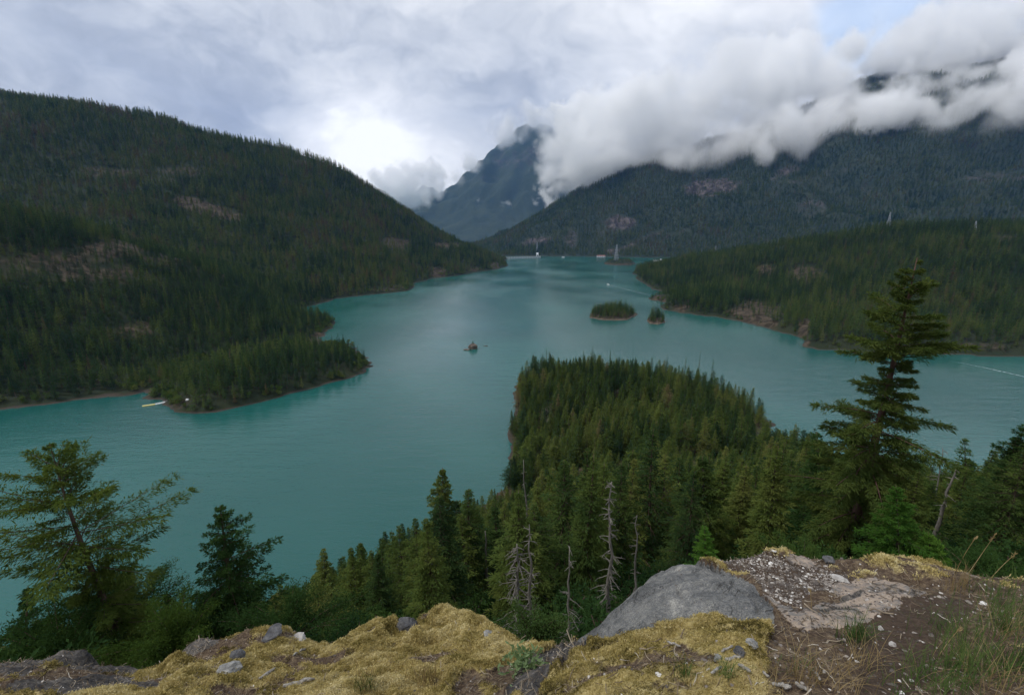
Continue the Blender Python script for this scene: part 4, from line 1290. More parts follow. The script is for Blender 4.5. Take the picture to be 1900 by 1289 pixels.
grey = t.colramp(t.math('ADD', t.math('ADD', t.math('MULTIPLY', f1, .44), t.math('MULTIPLY', f2, .2)), t.math('MULTIPLY', f3, .36)), [(.35, (.035, .036, .037)), (.43, (.085, .087, .088)), (.50, (.15, .152, .15)), (.56, (.225, .222, .21)), (.64, (.40, .39, .35))])
palec = t.colramp(t.math('ADD', t.math('MULTIPLY', f1, .5), t.math('MULTIPLY', f2, .5)), [(.36, (.13, .135, .135)), (.47, (.25, .22, .195)), (.55, (.38, .30, .235)), (.66, (.50, .42, .34))])
darkc = t.colramp(t.math('ADD', t.math('MULTIPLY', f1, .4), t.math('MULTIPLY', f2, .6)), [(.32, (.022, .021, .022)), (.47, (.06, .056, .054)), (.58, (.14, .125, .11)), (.7, (.30, .28, .25))])
mossc = t.colramp(t.math('ADD', t.math('ADD', t.math('MULTIPLY', f1, .45), t.math('MULTIPLY', f2, .30)), t.math('MULTIPLY', f3, .25)), [(.32, (.06, .046, .024)), (.42, (.19, .148, .06)), (.5, (.37, .295, .12)), (.58, (.51, .42, .195)), (.7, (.61, .53, .31))])
ln1 = t.noise(t.vmath('ADD', t.vmath('MULTIPLY', pos, (1.0, .45, 1.3)), (3.1, 0, 0)), 1.5, 4.0, .55, .4)
ln2 = t.noise(t.vmath('ADD', pos, (9.1, 4, 0)), 2.6, 3.0, .6, .8)
crack = t.math('MINIMUM', t.ramp(t.math('ABSOLUTE', t.math('SUBTRACT', ln1, .5)), .0, .012), t.ramp(t.math('ABSOLUTE', t.math('SUBTRACT', ln2, .43)), .0, .009))
crack = t.math('MAXIMUM', crack, t.ramp(f1, .46, .54))
lich = t.new('ShaderNodeTexVoronoi', {'Vector': pos, 'Scale': 9.0})
spot = t.math('MULTIPLY', t.ramp(t.math('ADD', lich.outputs['Distance'], t.math('MULTIPLY', f3, .25)), .30, .22), t.ramp(f1, .50, .60))
grey = t.mix(t.math('MULTIPLY', spot, .6), grey, (.42, .42, .38, 1))
grey = t.mix(t.math('MAXIMUM', crack, t.ramp(f1, .42, .50, .45, 1.0)), (.04, .038, .036, 1), grey)
palec = t.mix(crack, (.06, .05, .04, 1), palec)
base = lit
edge = t.math('MULTIPLY', t.math('SUBTRACT', f2, .5), .8)
def lay(base, col, a, lo=.4, hi=.6):
    return t.mix(t.ramp(t.math('ADD', a, edge), lo, hi), base, col)
base = lay(base, soilc, a_soil)
base = lay(base, palec, a_pale)
base = lay(base, darkc, a_dark)
base = lay(base, grey, a_slab, .42, .58)
base = lay(base, mossc, a_moss, .34, .62)
hh = t.math('ADD', t.math('ADD', t.math('ADD', t.math('MULTIPLY', f2, 1.0), t.math('MULTIPLY', crack, .8)), t.math('MULTIPLY', f3, .45)), t.math('MULTIPLY', f4, .15))
principled(t, out, base, .93, bump(t, hh, .8, .022), .18)
M_ground = m
blur = lambda a: (a + np.roll(a, 1, 0) + np.roll(a, -1, 0) + np.roll(a, 1, 1) + np.roll(a, -1, 1)) / 5.
A = {k: blur(v.astype(float)).ravel() for k, v in (('moss', moss), ('slab', m_slab), ('pale', m_pale), ('dark', np.maximum(m_dark, crk * 1.4)), ('soil', m_soil | m_chips))}
o = link('ground', mesh_from('ground', np.stack([gx, gy, gz], -1).reshape(-1, 3), q, M_ground, True, A))
tag(o, 'mossy rock outcrop with grey slab and bare soil at the viewpoint', 'ground', kind='structure')

from mathutils.bvhtree import BVHTree
_bv = BVHTree.FromPolygons([tuple(v) for v in np.stack([gx, gy, gz], -1).reshape(-1, 3)], [tuple(f) for f in q.tolist()])
def on_ground(px, py):
    for k in range(14):
        h = _bv.ray_cast(Vector((0, 0, EYE)), Vector(ray(px, py + 5 * k)).normalized())
        if h[0] is not None:
            return (np.array(h[0]), np.array(h[1]))
    return (None, None)
def drop_to(x, y):
    h = _bv.ray_cast(Vector((x, y, EYE + 2)), Vector((0, 0, -1)))
    return (np.array(h[0]), np.array(h[1])) if h[0] is not None else (None, None)

# ---- small growth and litter on it
def simple_tint(name, stops, rough=.85, trans=0.):
    m, t, out = new_mat(name)
    info = t.new('ShaderNodeObjectInfo')
    tint = attr(t, 'tint', 'INSTANCER').outputs['Fac']
    n = t.ramp(t.noise(obj_pos(t), 4.0, 6.0, .65), .3, .7)
    f = t.math('ADD', t.math('ADD', t.math('MULTIPLY', info.outputs['Random'], .4), t.math('MULTIPLY', n, .6)), t.math('SUBTRACT', tint, .05), clamp=True)
    c = t.colramp(f, stops)
    if trans:
        d = t.new('ShaderNodeBsdfDiffuse', {'Color': c})
        tr = t.new('ShaderNodeBsdfTranslucent', {'Color': c})
        mx = t.new('ShaderNodeMixShader', {0: trans, 1: d.outputs[0], 2: tr.outputs[0]})
        t.t.links.new(mx.outputs[0], out.inputs['Surface'])
    else:
        principled(t, out, c, rough, None, .2)
    return m
M_moss = simple_tint('moss_sprig', [(.05, (.06, .05, .022)), (.22, (.20, .165, .052)), (.42, (.38, .305, .11)), (.68, (.58, .475, .21)), (1, (.72, .63, .36))], trans=.25)
M_chip = simple_tint('stone_chip', [(.1, (.10, .085, .075)), (.4, (.27, .235, .205)), (.7, (.48, .455, .42)), (1, (.70, .685, .66))])
M_twig = simple_tint('litter_twig', [(.1, (.06, .042, .028)), (.5, (.19, .145, .095)), (.8, (.36, .30, .22)), (1, (.55, .51, .45))])
M_grassg = simple_tint('green_grass', [(.1, (.035, .065, .018)), (.5, (.075, .125, .035)), (1, (.16, .20, .065))], trans=.3)
M_straw = simple_tint('straw_grass', [(.1, (.15, .105, .045)), (.5, (.30, .22, .105)), (1, (.48, .39, .22))], trans=.3)

def sprig(seed, n=10, h=.017, w=.0055, spread=.7):
    r = np.random.default_rng(seed)
    p = np.c_[r.normal(0, .011, (n, 2)), np.zeros(n) - .004]
    dv = unit(np.c_[r.normal(0, spread, (n, 2)), np.ones(n)])
    return kites(p, dv, unit(np.cross(dv, r.normal(0, 1, (n, 3)))), h * r.uniform(.6, 1.2, n), w)
SPRIG = proto_collection('moss_sprig', [mesh_from('moss_sprig', *sprig(700 + i), M_moss) for i in range(4)])
CHIP = proto_collection('stone_chip', [stone_mesh('stone_chip', (.012, .009, .0045), 720 + i, M_chip, 1, .3) for i in range(5)])
def twig_mesh(seed):
    r = np.random.default_rng(seed)
    b = MB()
    b.tube(np.c_[np.linspace(-.04, .04, 5), r.normal(0, .004, (5, 2))], np.linspace(.0022, .0012, 5), 4)
    return b.mesh('litter_twig', M_twig, True)
TWIG = proto_collection('litter_twig', [twig_mesh(740 + i) for i in range(4)])

r = np.random.default_rng(99)
flat_px, flat_py = px.ravel(), py.ravel()
vis = (flat_px > -80) & (flat_px < 1980) & (flat_py < 1330) & (flat_py > 990)
area = (RR * RR).ravel() * vis
def sample(weight, n, lift=0.):
    p = weight * area
    k = r.choice(len(p), n, p=p / p.sum())
    i, j = np.unravel_index(k, gx.shape)
    i = np.clip(i, 0, gx.shape[0] - 2); j = np.clip(j, 0, gx.shape[1] - 2)
    u, v = r.random(n), r.random(n)
    P = np.stack([gx, gy, gz], -1)
    a = P[i, j] * ((1 - u) * (1 - v))[:, None] + P[i + 1, j] * (u * (1 - v))[:, None] + P[i, j + 1] * ((1 - u) * v)[:, None] + P[i + 1, j + 1] * (u * v)[:, None]
    a[:, 2] += lift
    return a, k
mw = np.clip(moss.ravel() - .3, 0, 1) ** 1.2
a, k = sample(mw, 150000)
sc = r.uniform(.6, 1.25, len(a)) * np.clip(np.hypot(a[:, 0], a[:, 1]) / 3.2, .45, 1.25)
scatter('moss', a, np.c_[r.normal(0, .35, (len(a), 2)), r.uniform(0, 6.28, len(a))], np.repeat(sc[:, None], 3, 1), r.integers(0, 4, len(a)), .55 * (n1.ravel()[k] + .2 * n2.ravel()[k]), SPRIG, 'yellow green moss covering the rocks at the viewpoint', 'moss')
cw = m_chips.ravel() * 1.0 + m_pale.ravel() * .10 + m_soil.ravel() * .012 + (1 - moss.ravel()) * .04 * (~m_slab.ravel()) + .004
a, k = sample(cw, 9000, .001)
sc = r.lognormal(0, .5, len(a)) * .55
scatter('gravel', a, np.c_[r.normal(0, .3, (len(a), 2)), r.uniform(0, 6.28, len(a))], np.repeat(sc[:, None], 3, 1), r.integers(0, 5, len(a)), r.choice((-.35, -.05, .3), len(a), p=(.66, .26, .08)), CHIP, 'pale stone chips and wood flakes on bare soil', 'gravel')
tw = (~m_slab.ravel()) * ((1 - moss.ravel()) * .8 + .12) * (1 - .8 * m_soil.ravel()) * np.where(flat_py > 1150, 1.5, .7)
a, k = sample(tw, 5000, .004)
scatter('litter', a, np.c_[r.normal(0, .25, (len(a), 2)), r.uniform(0, 6.28, len(a))], np.repeat(r.lognormal(0, .4, len(a))[:, None] * .75, 3, 1), r.integers(0, 4, len(a)), r.uniform(-.2, .35, len(a)), TWIG, 'dry twigs needles and bits of bark strewn over the ground', 'litter')['kind'] = 'stuff'

# grass
def grass(tufts, mat, name, label, seed):
    r = np.random.default_rng(seed)
    V, F, n = [], [], 0
    for (px_, py_, w, nb, h, lean, wid) in tufts:
        for i in range(nb):
            p, nn = on_ground(px_ + r.normal(0, w), py_ + r.normal(0, w * .45))
            if p is None:
                continue
            hh = h * r.uniform(.45, 1.15)
            az = r.uniform(0, 6.28)
            b = r.uniform(.1, lean)
            s = np.linspace(0, 1, 5)
            d = np.array((math.cos(az), math.sin(az)))
            c = np.c_[d[0] * b * s ** 1.8 * hh, d[1] * b * s ** 1.8 * hh, hh * (s - .28 * b * s ** 2.2)] + p - np.array((0, 0, .006))
            sd = np.array((-d[1], d[0], 0)) * (wid * (1 - s) ** .6 * .5 + .0002)[:, None]
            V.append(np.stack([c - sd, c + sd], 1).reshape(-1, 3))
            k = np.arange(4) * 2
            F.append(np.stack([k, k + 1, k + 3, k + 2], -1) + n)
            n += 10
    o = link(name, mesh_from(name, np.concatenate(V), np.concatenate(F), mat))
    return tag(o, label, 'grass', kind='stuff')

grass([(1584, 1185, 17, 150, .15, .9, .0022), (1768, 1165, 34, 170, .13, 1.1, .0022), (1800, 1225, 45, 230, .16, 1.1, .0025), (1770, 1265, 50, 200, .13, 1.1, .0025), (1870, 1160, 26, 190, .20, .9, .0025), (1850, 1110, 30, 130, .17, .9, .0022), (1880, 1235, 30, 130, .15, 1.1, .0025),
       (1345, 1250, 14, 70, .09, 1.0, .002), (1690, 1262, 30, 80, .10, 1.1, .0022), (676, 1278, 12, 60, .13, .9, .003), (1270, 1255, 10, 45, .08, .9, .002), (1470, 1235, 30, 60, .06, 1.1, .002)], M_grassg, 'grass', 'green grass tufts on the bare soil at right', 1)
grass([(1777, 1090, 13, 80, .19, .7, .0016), (1598, 1235, 22, 60, .16, 1.3, .0018), (1493, 1250, 26, 60, .15, 1.3, .0018), (1560, 1265, 40, 60, .12, 1.5, .0018), (1420, 1268, 40, 70, .10, 1.5, .0018), (1290, 1270, 16, 30, .10, 1.4, .0016), (1800, 1240, 60, 60, .18, 1.3, .0016), (1880, 1180, 30, 40, .2, 1.2, .0016),
       (796, 1266, 16, 60, .22, .6, .0032), (690, 1272, 15, 40, .16, .9, .003), (513, 1268, 10, 45, .13, .7, .003), (560, 1276, 24, 30, .1, 1.2, .003), (1852, 1274, 34, 60, .12, 1.4, .0018), (640, 1255, 60, 40, .08, 1.2, .003), (760, 1225, 60, 40, .07, 1.2, .003)], M_straw, 'grass', 'dry straw coloured grass tufts among moss and soil', 2)

def stalk(label, px0, py0, px1, py1, bend, seed):
    p, _ = on_ground(px0, py0)
    e = at_y(px1, py1, p[1] + .05)
    s = np.linspace(0, 1, 9)[:, None]
    c = (e - p) * s
    c[:, 2] += bend * np.sin(s[:, 0] * 3.14)
    b = MB()
    b.tube(c, np.linspace(.0022, .0012, 9), 5)
    o = link('grass_stalk', b.mesh('grass_stalk', M_straw, True), None, p)
    tag(o, label, 'grass stalk')
    hb = MB()
    r = np.random.default_rng(seed)
    hd = c[-1] + (c[-1] - c[-2]) * np.linspace(-.9, .7, 16)[:, None]
    dv = unit(unit(c[-1] - c[-2])[None] + r.normal(0, .35, (16, 3)))
    v, f = kites(hd, dv, unit(np.cross(dv, r.normal(0, 1, (16, 3)))), .022, .006)
    hb.add(v, f)
    link('seed_head', hb.mesh('seed_head', M_straw), o)
stalk('dry curved grass stalk on the crest, leftmost of the two tallest', 1772, 1062, 1808, 1000, .03, 1)
stalk('tall slanting dry grass stalk on the crest against dark trees', 1796, 1064, 1842, 997, .0, 2)
stalk('low slanting dry grass stalk at far right of the crest', 1838, 1072, 1880, 1030, .01, 3)
stalk('long pale dry stalk leaning across the soil at right', 1740, 1218, 1778, 1168, .01, 4)
stalk('bent dry stalk rising from the mossy hollow in the chip bed', 1506, 1128, 1504, 1097, .0, 5)

# sticks and stones that can be told apart
def stick(label, px0, py0, px1, py1, rad_, seed, mat=None, lift=.012):
    p0, n0 = on_ground(px0, py0)
    p1, n1_ = on_ground(px1, py1)
    r = np.random.default_rng(seed)
    s = np.linspace(0, 1, 7)[:, None]
    c = (p1 - p0) * s + r.normal(0, rad_ * .35, (7, 3))
    c[:, 2] += lift + rad_ * .5
    b = MB()
    b.tube(c, rad_ * r.uniform(.75, 1.1, 7) * np.array((.55, .95, 1, 1, .95, .9, .5)), 7)
    o = link('stick', b.mesh('stick', mat or M_driftwood, True), None, p0)
    tag(o, label, 'stick', 'weathered sticks on the viewpoint ground')
for i, a in enumerate((('short grey stick on yellow moss beside the dark stone, upper of the pair', 1337, 1213, 1360, 1201, .006), ('thick pale stick lying level on the yellow moss', 1346, 1229, 1374, 1220, .009),
                       ('short pale stick at the left edge of the moss patch', 1319, 1252, 1337, 1240, .006), ('pale stick pointing down right below the moss patch', 1369, 1236, 1391, 1249, .008), ('tiny pale stick right of the moss patch sticks', 1413, 1250, 1426, 1260, .006),
                       ('flat weathered stick at the bottom edge of the litter', 1432, 1272, 1466, 1280, .009), ('pale stick crossing the bottom edge litter', 1474, 1271, 1496, 1286, .008), ('small bone white stick standing in dry litter', 1513, 1255, 1520, 1264, .007),
                       ('grey driftwood stick in the moss by the bottom edge', 527, 1277, 584, 1264, .018), ('long grey stick lying on the left moss slope', 480, 1262, 511, 1242, .014), ('thin grey stick high on the left moss slope', 545, 1217, 567, 1204, .011),
                       ('curved bleached stick at the foot of the grey slab', 1238, 1193, 1262, 1202, .006))):
    stick(*a[:6], 800 + i)

def stone(label, px, py, wpx, hpx, seed, mat, group=None, deep=.8):
    p, nn = on_ground(px, py)
    d = np.linalg.norm(p - np.array((0, 0, EYE)))
    k = d / FPX * .5
    s = (wpx * k, wpx * k * deep, hpx * k)
    o = link('stone', stone_mesh('stone', s, seed, mat, 3, .25), None, p + np.array((0, 0, s[2] * .45)))
    o.rotation_euler = (0, 0, seed * 1.3)
    tag(o, label, 'stone', group)
stone('pale elongated stone lying on the chip strewn soil', 1558, 1077, 24, 12, 21, M_stone, deep=.5)
stone('lichen grey stone resting on the left moss slope', 424, 1248, 32, 20, 22, M_graystone)
stone('blackish stone above the lichen stone on the moss slope', 441, 1222, 24, 22, 23, M_darkstone)
stone('dark angular rock on the crest of the mossy mound', 756, 1165, 36, 26, 24, M_darkstone)
stone('grey rock at the crest of the left moss slope', 505, 1178, 32, 13, 25, M_darkstone)
stone('small pale rock on the crest next to the left moss slope', 556, 1187, 22, 13, 26, M_stone)
stone('small grey rock with white flecks on the moss patch', 1331, 1222, 15, 11, 27, M_graystone)
stone('black pointed rock on the moss patch beside the thick stick', 1369, 1212, 22, 14, 28, M_darkstone)
stone('pale rock half sunk in the left crest of the mossy mound', 905, 1178, 16, 12, 29, M_graystone)
stone('white quartz pebble on the yellow moss cushions', 1122, 1254, 9, 7, 30, M_stone)
stone('grey stone at the right edge of the litter', 1395, 1196, 18, 11, 31, M_graystone)
stone('small white stone on bare soil, left one of the soil stones', 1634, 1167, 8, 7, 32, M_stone)
stone('small white stone on bare soil below the other one', 1656, 1197, 9, 7, 33, M_stone)
stone('dark rounded rock behind the crest at right of the slab top', 1537, 1037, 20, 12, 34, M_darkstone)

# pale herb in the notch
p, nn = on_ground(972, 1240)
r = np.random.default_rng(3)
n = 260
dv = unit(np.c_[r.normal(0, .6, (n, 2)), r.uniform(.2, 1, n)])
v, f = kites(np.c_[r.normal(0, .06, (n, 2)), r.uniform(0, .1, n)], dv, unit(np.cross(dv, r.normal(0, 1, (n, 3)))), .06 * r.uniform(.6, 1.2, n), .018)
o = link('herb_plant', mesh_from('herb_plant', v, f, M_sage), None, p)
tag(o, 'pale grey green herb growing in the notch beside the dark rock', 'plant')
# ------------------------------------------------------------------ things built by people
def flat_mat(name, col, rough=.6, metal=0., nsc=2., var=.25):
    m, t, out = new_mat(name)
    n = t.noise(obj_pos(t), nsc, 4.0, .6)
    c = t.mix(t.ramp(n, .3, .7), tuple(x * (1 - var) for x in col) + (1,), tuple(min(1, x * (1 + var * .4)) for x in col) + (1,))
    principled(t, out, c, rough, None, .4, Metallic=metal)
    return m
M_steel = flat_mat('galvanised_steel', (.34, .37, .40), .55, .2)
M_conc = flat_mat('dam_concrete', (.40, .42, .43), .85, nsc=.3)
M_pier = flat_mat('pier_concrete', (.55, .57, .58), .8)
M_white = flat_mat('white_paint', (.78, .79, .80), .5)
M_glass = flat_mat('dark_glass', (.03, .04, .05), .15)
M_roofr = flat_mat('red_roof', (.30, .14, .12), .7)
M_yell = flat_mat('yellow_float', (.72, .62, .25), .6)
M_tentred = flat_mat('rust_tent', (.36, .09, .045), .8)
M_hull = flat_mat('hull_blue', (.06, .09, .13), .4)

def strut(mb, a, b, w):
    a, b = np.asarray(a, float), np.asarray(b, float)
    mb.tube(np.array([a, b]), w, 4)

def tower(label, pos, Hh, wb, rz, k=1.0):
    o = empty('transmission_tower', pos, rz)
    tag(o, label, 'transmission tower', 'transmission towers')
    mb = MB()
    lv = np.array([0, .18, .34, .48, .6, .7, .79, .87, .94, 1.0]) * Hh
    wd = np.interp(lv / Hh, [0, .6, 1], [wb, wb * .30, wb * .10]) / 2
    th = .012 * wb * k + .16 * k
    for i in range(len(lv) - 1):
        c0 = [(sx * wd[i], sy * wd[i], lv[i]) for sx, sy in ((-1, -1), (1, -1), (1, 1), (-1, 1))]
        c1 = [(sx * wd[i + 1], sy * wd[i + 1], lv[i + 1]) for sx, sy in ((-1, -1), (1, -1), (1, 1), (-1, 1))]
        for j in range(4):
            j2 = (j + 1) % 4
            strut(mb, c0[j], c1[j], th)
            strut(mb, c0[j], c1[j2], th * .55)
            strut(mb, c0[j2], c1[j], th * .55)
            strut(mb, c1[j], c1[j2], th * .55)
    link('lattice_frame', mb.mesh('lattice_frame', M_steel), o)
    for zf, arm in ((.66, .62), (.79, .5), (.92, .38)):
        z, L = zf * Hh, arm * wb * .62
        wz = np.interp(zf, [0, .6, 1], [wb, wb * .30, wb * .10]) / 2
        cm = MB()
        for sx in (-1, 1):
            for sy in (-1, 1):
                strut(cm, (sx * wz, sy * wz, z), (sx * L, 0, z + .012 * Hh), th * .7)
                strut(cm, (sx * wz, sy * wz, z + .035 * Hh), (sx * L, 0, z + .012 * Hh), th * .6)
            strut(cm, (sx * L, 0, z + .012 * Hh), (sx * L, 0, z - .035 * Hh), th * .6)
        link('crossarm', cm.mesh('crossarm', M_steel), o)
    return o

def tower_px(label, px, py_base, py_top, Y, wb, rz, k=1., land=None):
    b = at_y(px, py_base, Y)
    t_ = at_y(px, py_top, Y)
    zb = b[2]
    if land is not None:
        zb = float(land.h(b[0], b[1])) - .5
    tower(label, (b[0], b[1], zb), t_[2] - zb, wb, rz, k)

tower_px('tallest steel lattice tower on the low brown islet', 1143, 486, 453, 2190, 19, .3, 1.5, I_tower)
tower_px('lattice tower behind the white gatehouse at the end of the dam', 996.5, 470, 447, 3150, 17, .2, 1.5)
tower_px('faint lattice tower left of the dam, leftmost of all', 909, 470, 456, 3700, 12, .1, 1.7)
tower_px('faint lattice tower over the middle of the dam', 922, 470, 456, 3700, 12, .1, 1.7)
tower_px('faint lattice tower on the ridge foot above the dam', 953, 458, 447, 3650, 12, .1, 1.7)
tower_px('lattice tower on the right hill behind the tall fir top', 1646, 428, 393, 1160, 12, .5, 1.1, L_right)
tower_px('lattice tower with wide arms on the right hill near the frame edge', 1804, 442, 410, 1010, 11, .7, 1.3, L_right)
tower_px('short lattice tower on the right hill between the two larger ones', 1784, 440, 424, 1030, 5, .7, .8, L_right)
tower_px('pale distant lattice tower above the left end of the right hill', 1327, 472, 456, 1560, 8, .3, 1.1, L_right)

# dam
a, b = at_z(912, 480.5), at_z(1003, 477.5)
d = b - a
L = np.linalg.norm(d)
ang = math.atan2(d[1], d[0])
o = empty('dam', (a[0], a[1], 0), ang)
tag(o, 'long low concrete dam with piers closing the far end of the lake', 'dam')
mb = MB(); mb.box((L / 2, 0, 1.5), (L, 5, 13)); link('dam_wall', mb.mesh('dam_wall', M_conc), o)
mb = MB(); mb.box((L / 2, 0, 9.6), (L, 6, 1.4)); link('walkway', mb.mesh('walkway', M_conc), o)
pm = MB(); pm.box((0, -1.0, 2.6), (3.4, 8, 12.4)); pm = pm.mesh('pier', M_pier)
for x in np.linspace(6, L - 8, 19):
    link('pier', pm, o, (x, 0, 0))

def house(name, label, pos, size, rz, wall, roof, cat, roof_h=.45, doors=1):
    o = empty(name, pos, rz)
    tag(o, label, cat)
    lx, ly, lz = size
    mb = MB(); mb.box((0, 0, lz / 2 - 1), (lx, ly, lz + 2)); link('wall', mb.mesh('wall', wall), o)
    rh = roof_h * ly
    mb = MB()
    x, y = lx / 2 * 1.06, ly / 2 * 1.12
    mb.add([(-x, -y, lz), (x, -y, lz), (x, y, lz), (-x, y, lz), (-x, 0, lz + rh), (x, 0, lz + rh)], [np.array([(0, 3, 2, 1), (0, 1, 5, 4), (2, 3, 4, 5)]), np.array([(0, 4, 3), (1, 2, 5)])])
    link('roof', mb.mesh('roof', roof), o)
    for i in range(doors):
        mb = MB(); mb.box(((i + .5) / doors * lx - lx / 2, -ly / 2 - .06, lz * .4), (lx / doors * .5, .12, lz * .75)); link('door', mb.mesh('door', M_glass), o)
    return o

p = at_z(997, 476)
house('gatehouse', 'small white gatehouse with pointed roof at the right end of the dam', (p[0], p[1], 3), (12, 11, 12), .1, M_white, M_white, 'building', 1.0)
p = at_z(1115, 476.5)
house('boat_shed', 'long low pale shed with reddish roof on the far shore', (p[0], p[1], 2), (50, 12, 5), .05, M_white, M_roofr, 'building', .4, 4)
p = at_z(1217, 488)
house('boathouse', 'white boathouse behind the tip of the right wooded hill', (p[0], p[1], 1), (26, 14, 9), -.2, M_white, M_white, 'building', .4, 2)
p = at_z(1226, 485)
house('shore_hut', 'small white hut just right of the white boathouse', (p[0], p[1], 1), (10, 9, 9), -.2, M_white, M_white, 'building', .4)
p = at_z(1045, 477.5)
house('float_house', 'low white float house moored by the far shore', (p[0], p[1], .6), (16, 7, 4), .1, M_white, M_conc, 'building', .3, 2)

# boat and its wake
def boat(label, pos, rz, L=13., B=4.2):
    o = empty('motor_boat', pos, rz)
    tag(o, label, 'boat')
    n = 11
    x = np.linspace(-.5, .5, n)
    hb = np.where(x < .1, 1.0, np.sqrt(np.clip(1 - ((x - .1) / .4) ** 2, 0, 1))) * B / 2
    rows = []
    for zz, k in ((-.5, .55), (.1, .85), (1.25, 1.0)):
        rows.append(np.concatenate([np.c_[x * L, -hb * k, np.full(n, zz + .3 * np.clip(x, 0, 1))], np.c_[x[::-1] * L, hb[::-1] * k, np.full(n, zz + .3 * np.clip(x[::-1], 0, 1))]]))
    v = np.concatenate(rows)
    m = 2 * n
    i = np.arange(m); j = (i + 1) % m
    fs = [np.stack([i + k * m, j + k * m, j + (k + 1) * m, i + (k + 1) * m], -1) for k in (0, 1)]
    mb = MB(); mb.add(v, np.concatenate(fs)); mb.add(rows[2] + np.array((0, 0, -.15)), np.arange(m)[None, :])
    link('hull', mb.mesh('hull', M_white), o)
    mb = MB(); mb.box((-.4, 0, 2.1), (L * .5, B * .72, 2.0)); mb.box((-.4, 0, 3.2), (L * .55, B * .8, .16))
    cb = link('cabin', mb.mesh('cabin', M_white), o)
    mb = MB(); mb.box((-.4, 0, 2.45), (L * .504, B * .728, .75)); link('window', mb.mesh('window', M_glass), cb)
    mb = MB(); mb.tube(np.array([(-.5, 0, 3.2), (-.5, 0, 5.4)]), .07, 6); link('mast', mb.mesh('mast', M_steel), o)
    mb = MB(); mb.tube(np.array([(L * .2, -B * .38, 1.5), (L * .2, -B * .38, 2.4), (L * .48, 0, 2.6), (L * .2, B * .38, 2.4), (L * .2, B * .38, 1.5)]), .05, 5); link('bow_rail', mb.mesh('bow_rail', M_steel), o)
m, t, out = new_mat('wake_foam')
n = t.noise(t.vmath('MULTIPLY', obj_pos(t), (1, 1, 1)), .5, 5.0, .7)
a_f = attr(t, 'fade').outputs['Fac']
foam = t.new('ShaderNodeBsdfDiffuse', {'Color': (.55, .62, .64, 1)})
tr = t.new('ShaderNodeBsdfTransparent')
mx = t.new('ShaderNodeMixShader', {0: t.math('MULTIPLY', t.ramp(n, .35, .65), a_f), 1: tr.outputs[0], 2: foam.outputs[0]})
t.t.links.new(mx.outputs[0], out.inputs['Surface'])
M_foam = m
def wake(pts, w0, w1, label, f0=.9, f1=.25):
    p = np.array([at_z(*q, .05) for q in pts])
    s = np.linspace(0, 1, 30)
    k = np.linspace(0, 1, len(p))
    c = np.stack([np.interp(s, k, p[:, i]) for i in range(3)], 1)
    tg = np.gradient(c, axis=0); tg /= np.linalg.norm(tg, axis=1)[:, None]
    sd = np.stack([-tg[:, 1], tg[:, 0], 0 * s], 1)
    w_ = (w0 + (w1 - w0) * s)[:, None] / 2
    cols = [c - sd * w_, c - sd * w_ * .4 + np.array((0, 0, .06)), c + sd * w_ * .4 + np.array((0, 0, .06)), c + sd * w_]
    v = np.stack(cols, 1).reshape(-1, 3)
    i = np.arange(29)[:, None] * 4 + np.arange(3)[None]
    q = np.stack([i, i + 1, i + 5, i + 4], -1).reshape(-1, 4)
    fd = np.stack([0 * s, f0 + (f1 - f0) * s, f0 + (f1 - f0) * s, 0 * s], 1).ravel()
    tag(link('wake_foam', mesh_from('wake_foam', v, q, M_foam, True, {'fade': fd})), label, 'wake', kind='stuff')
bp = at_z(1128, 528)
e = at_z(1165, 537)
rz = math.atan2(bp[1] - e[1], bp[0] - e[0])
boat('white motor boat leaving a thin wake on the far lake', (bp[0], bp[1], .1), rz)
wake([(1130, 528.5), (1150, 533), (1172, 539), (1206, 547)], 2.5, 5.0, 'thin white wake trailing the motor boat', .7, .3)
wake([(1762, 669), (1790, 674), (1830, 682), (1900, 698), (1990, 722)], .8, 3.6, 'lone foam line crossing the dark water at right', .6, 1.0)

# campground: dock, tents
a, b = at_z(315, 744.5), at_z(288, 750.0)
e = at_z(264, 753.5)
o = empty('floating_dock', (a[0], a[1], 0))
tag(o, 'white floating dock with yellowish end reaching out from the left point', 'dock')
for nm, p0, p1, mt in (('gangway', a, b, M_white), ('float_deck', b, e, M_yell)):
    mb = MB()
    d = p1 - p0
    l = np.linalg.norm(d)
    an = math.atan2(d[1], d[0])
    R = np.array([(math.cos(an), -math.sin(an), 0), (math.sin(an), math.cos(an), 0), (0, 0, 1)])
    c = (p0 + p1) / 2 - a
    mb.box((c[0], c[1], .45), (l, 2.0, .3), R)
    for s in (-1, 1):
        off = R @ np.array((0, s * .9, 0))
        mb.box((c[0] + off[0], c[1] + off[1], .2), (l, .25, .6), R)
        if nm == 'gangway':
            mb.box((c[0] + off[0], c[1] + off[1], 1.25), (l, .06, .06), R)
            for q_ in np.linspace(-.48, .48, 7):
                pp = R @ np.array((q_ * l, s * .9, 0))
                mb.box((c[0] + pp[0], c[1] + pp[1], .9), (.06, .06, .75), R)
    link(nm, mb.mesh(nm, mt), o)

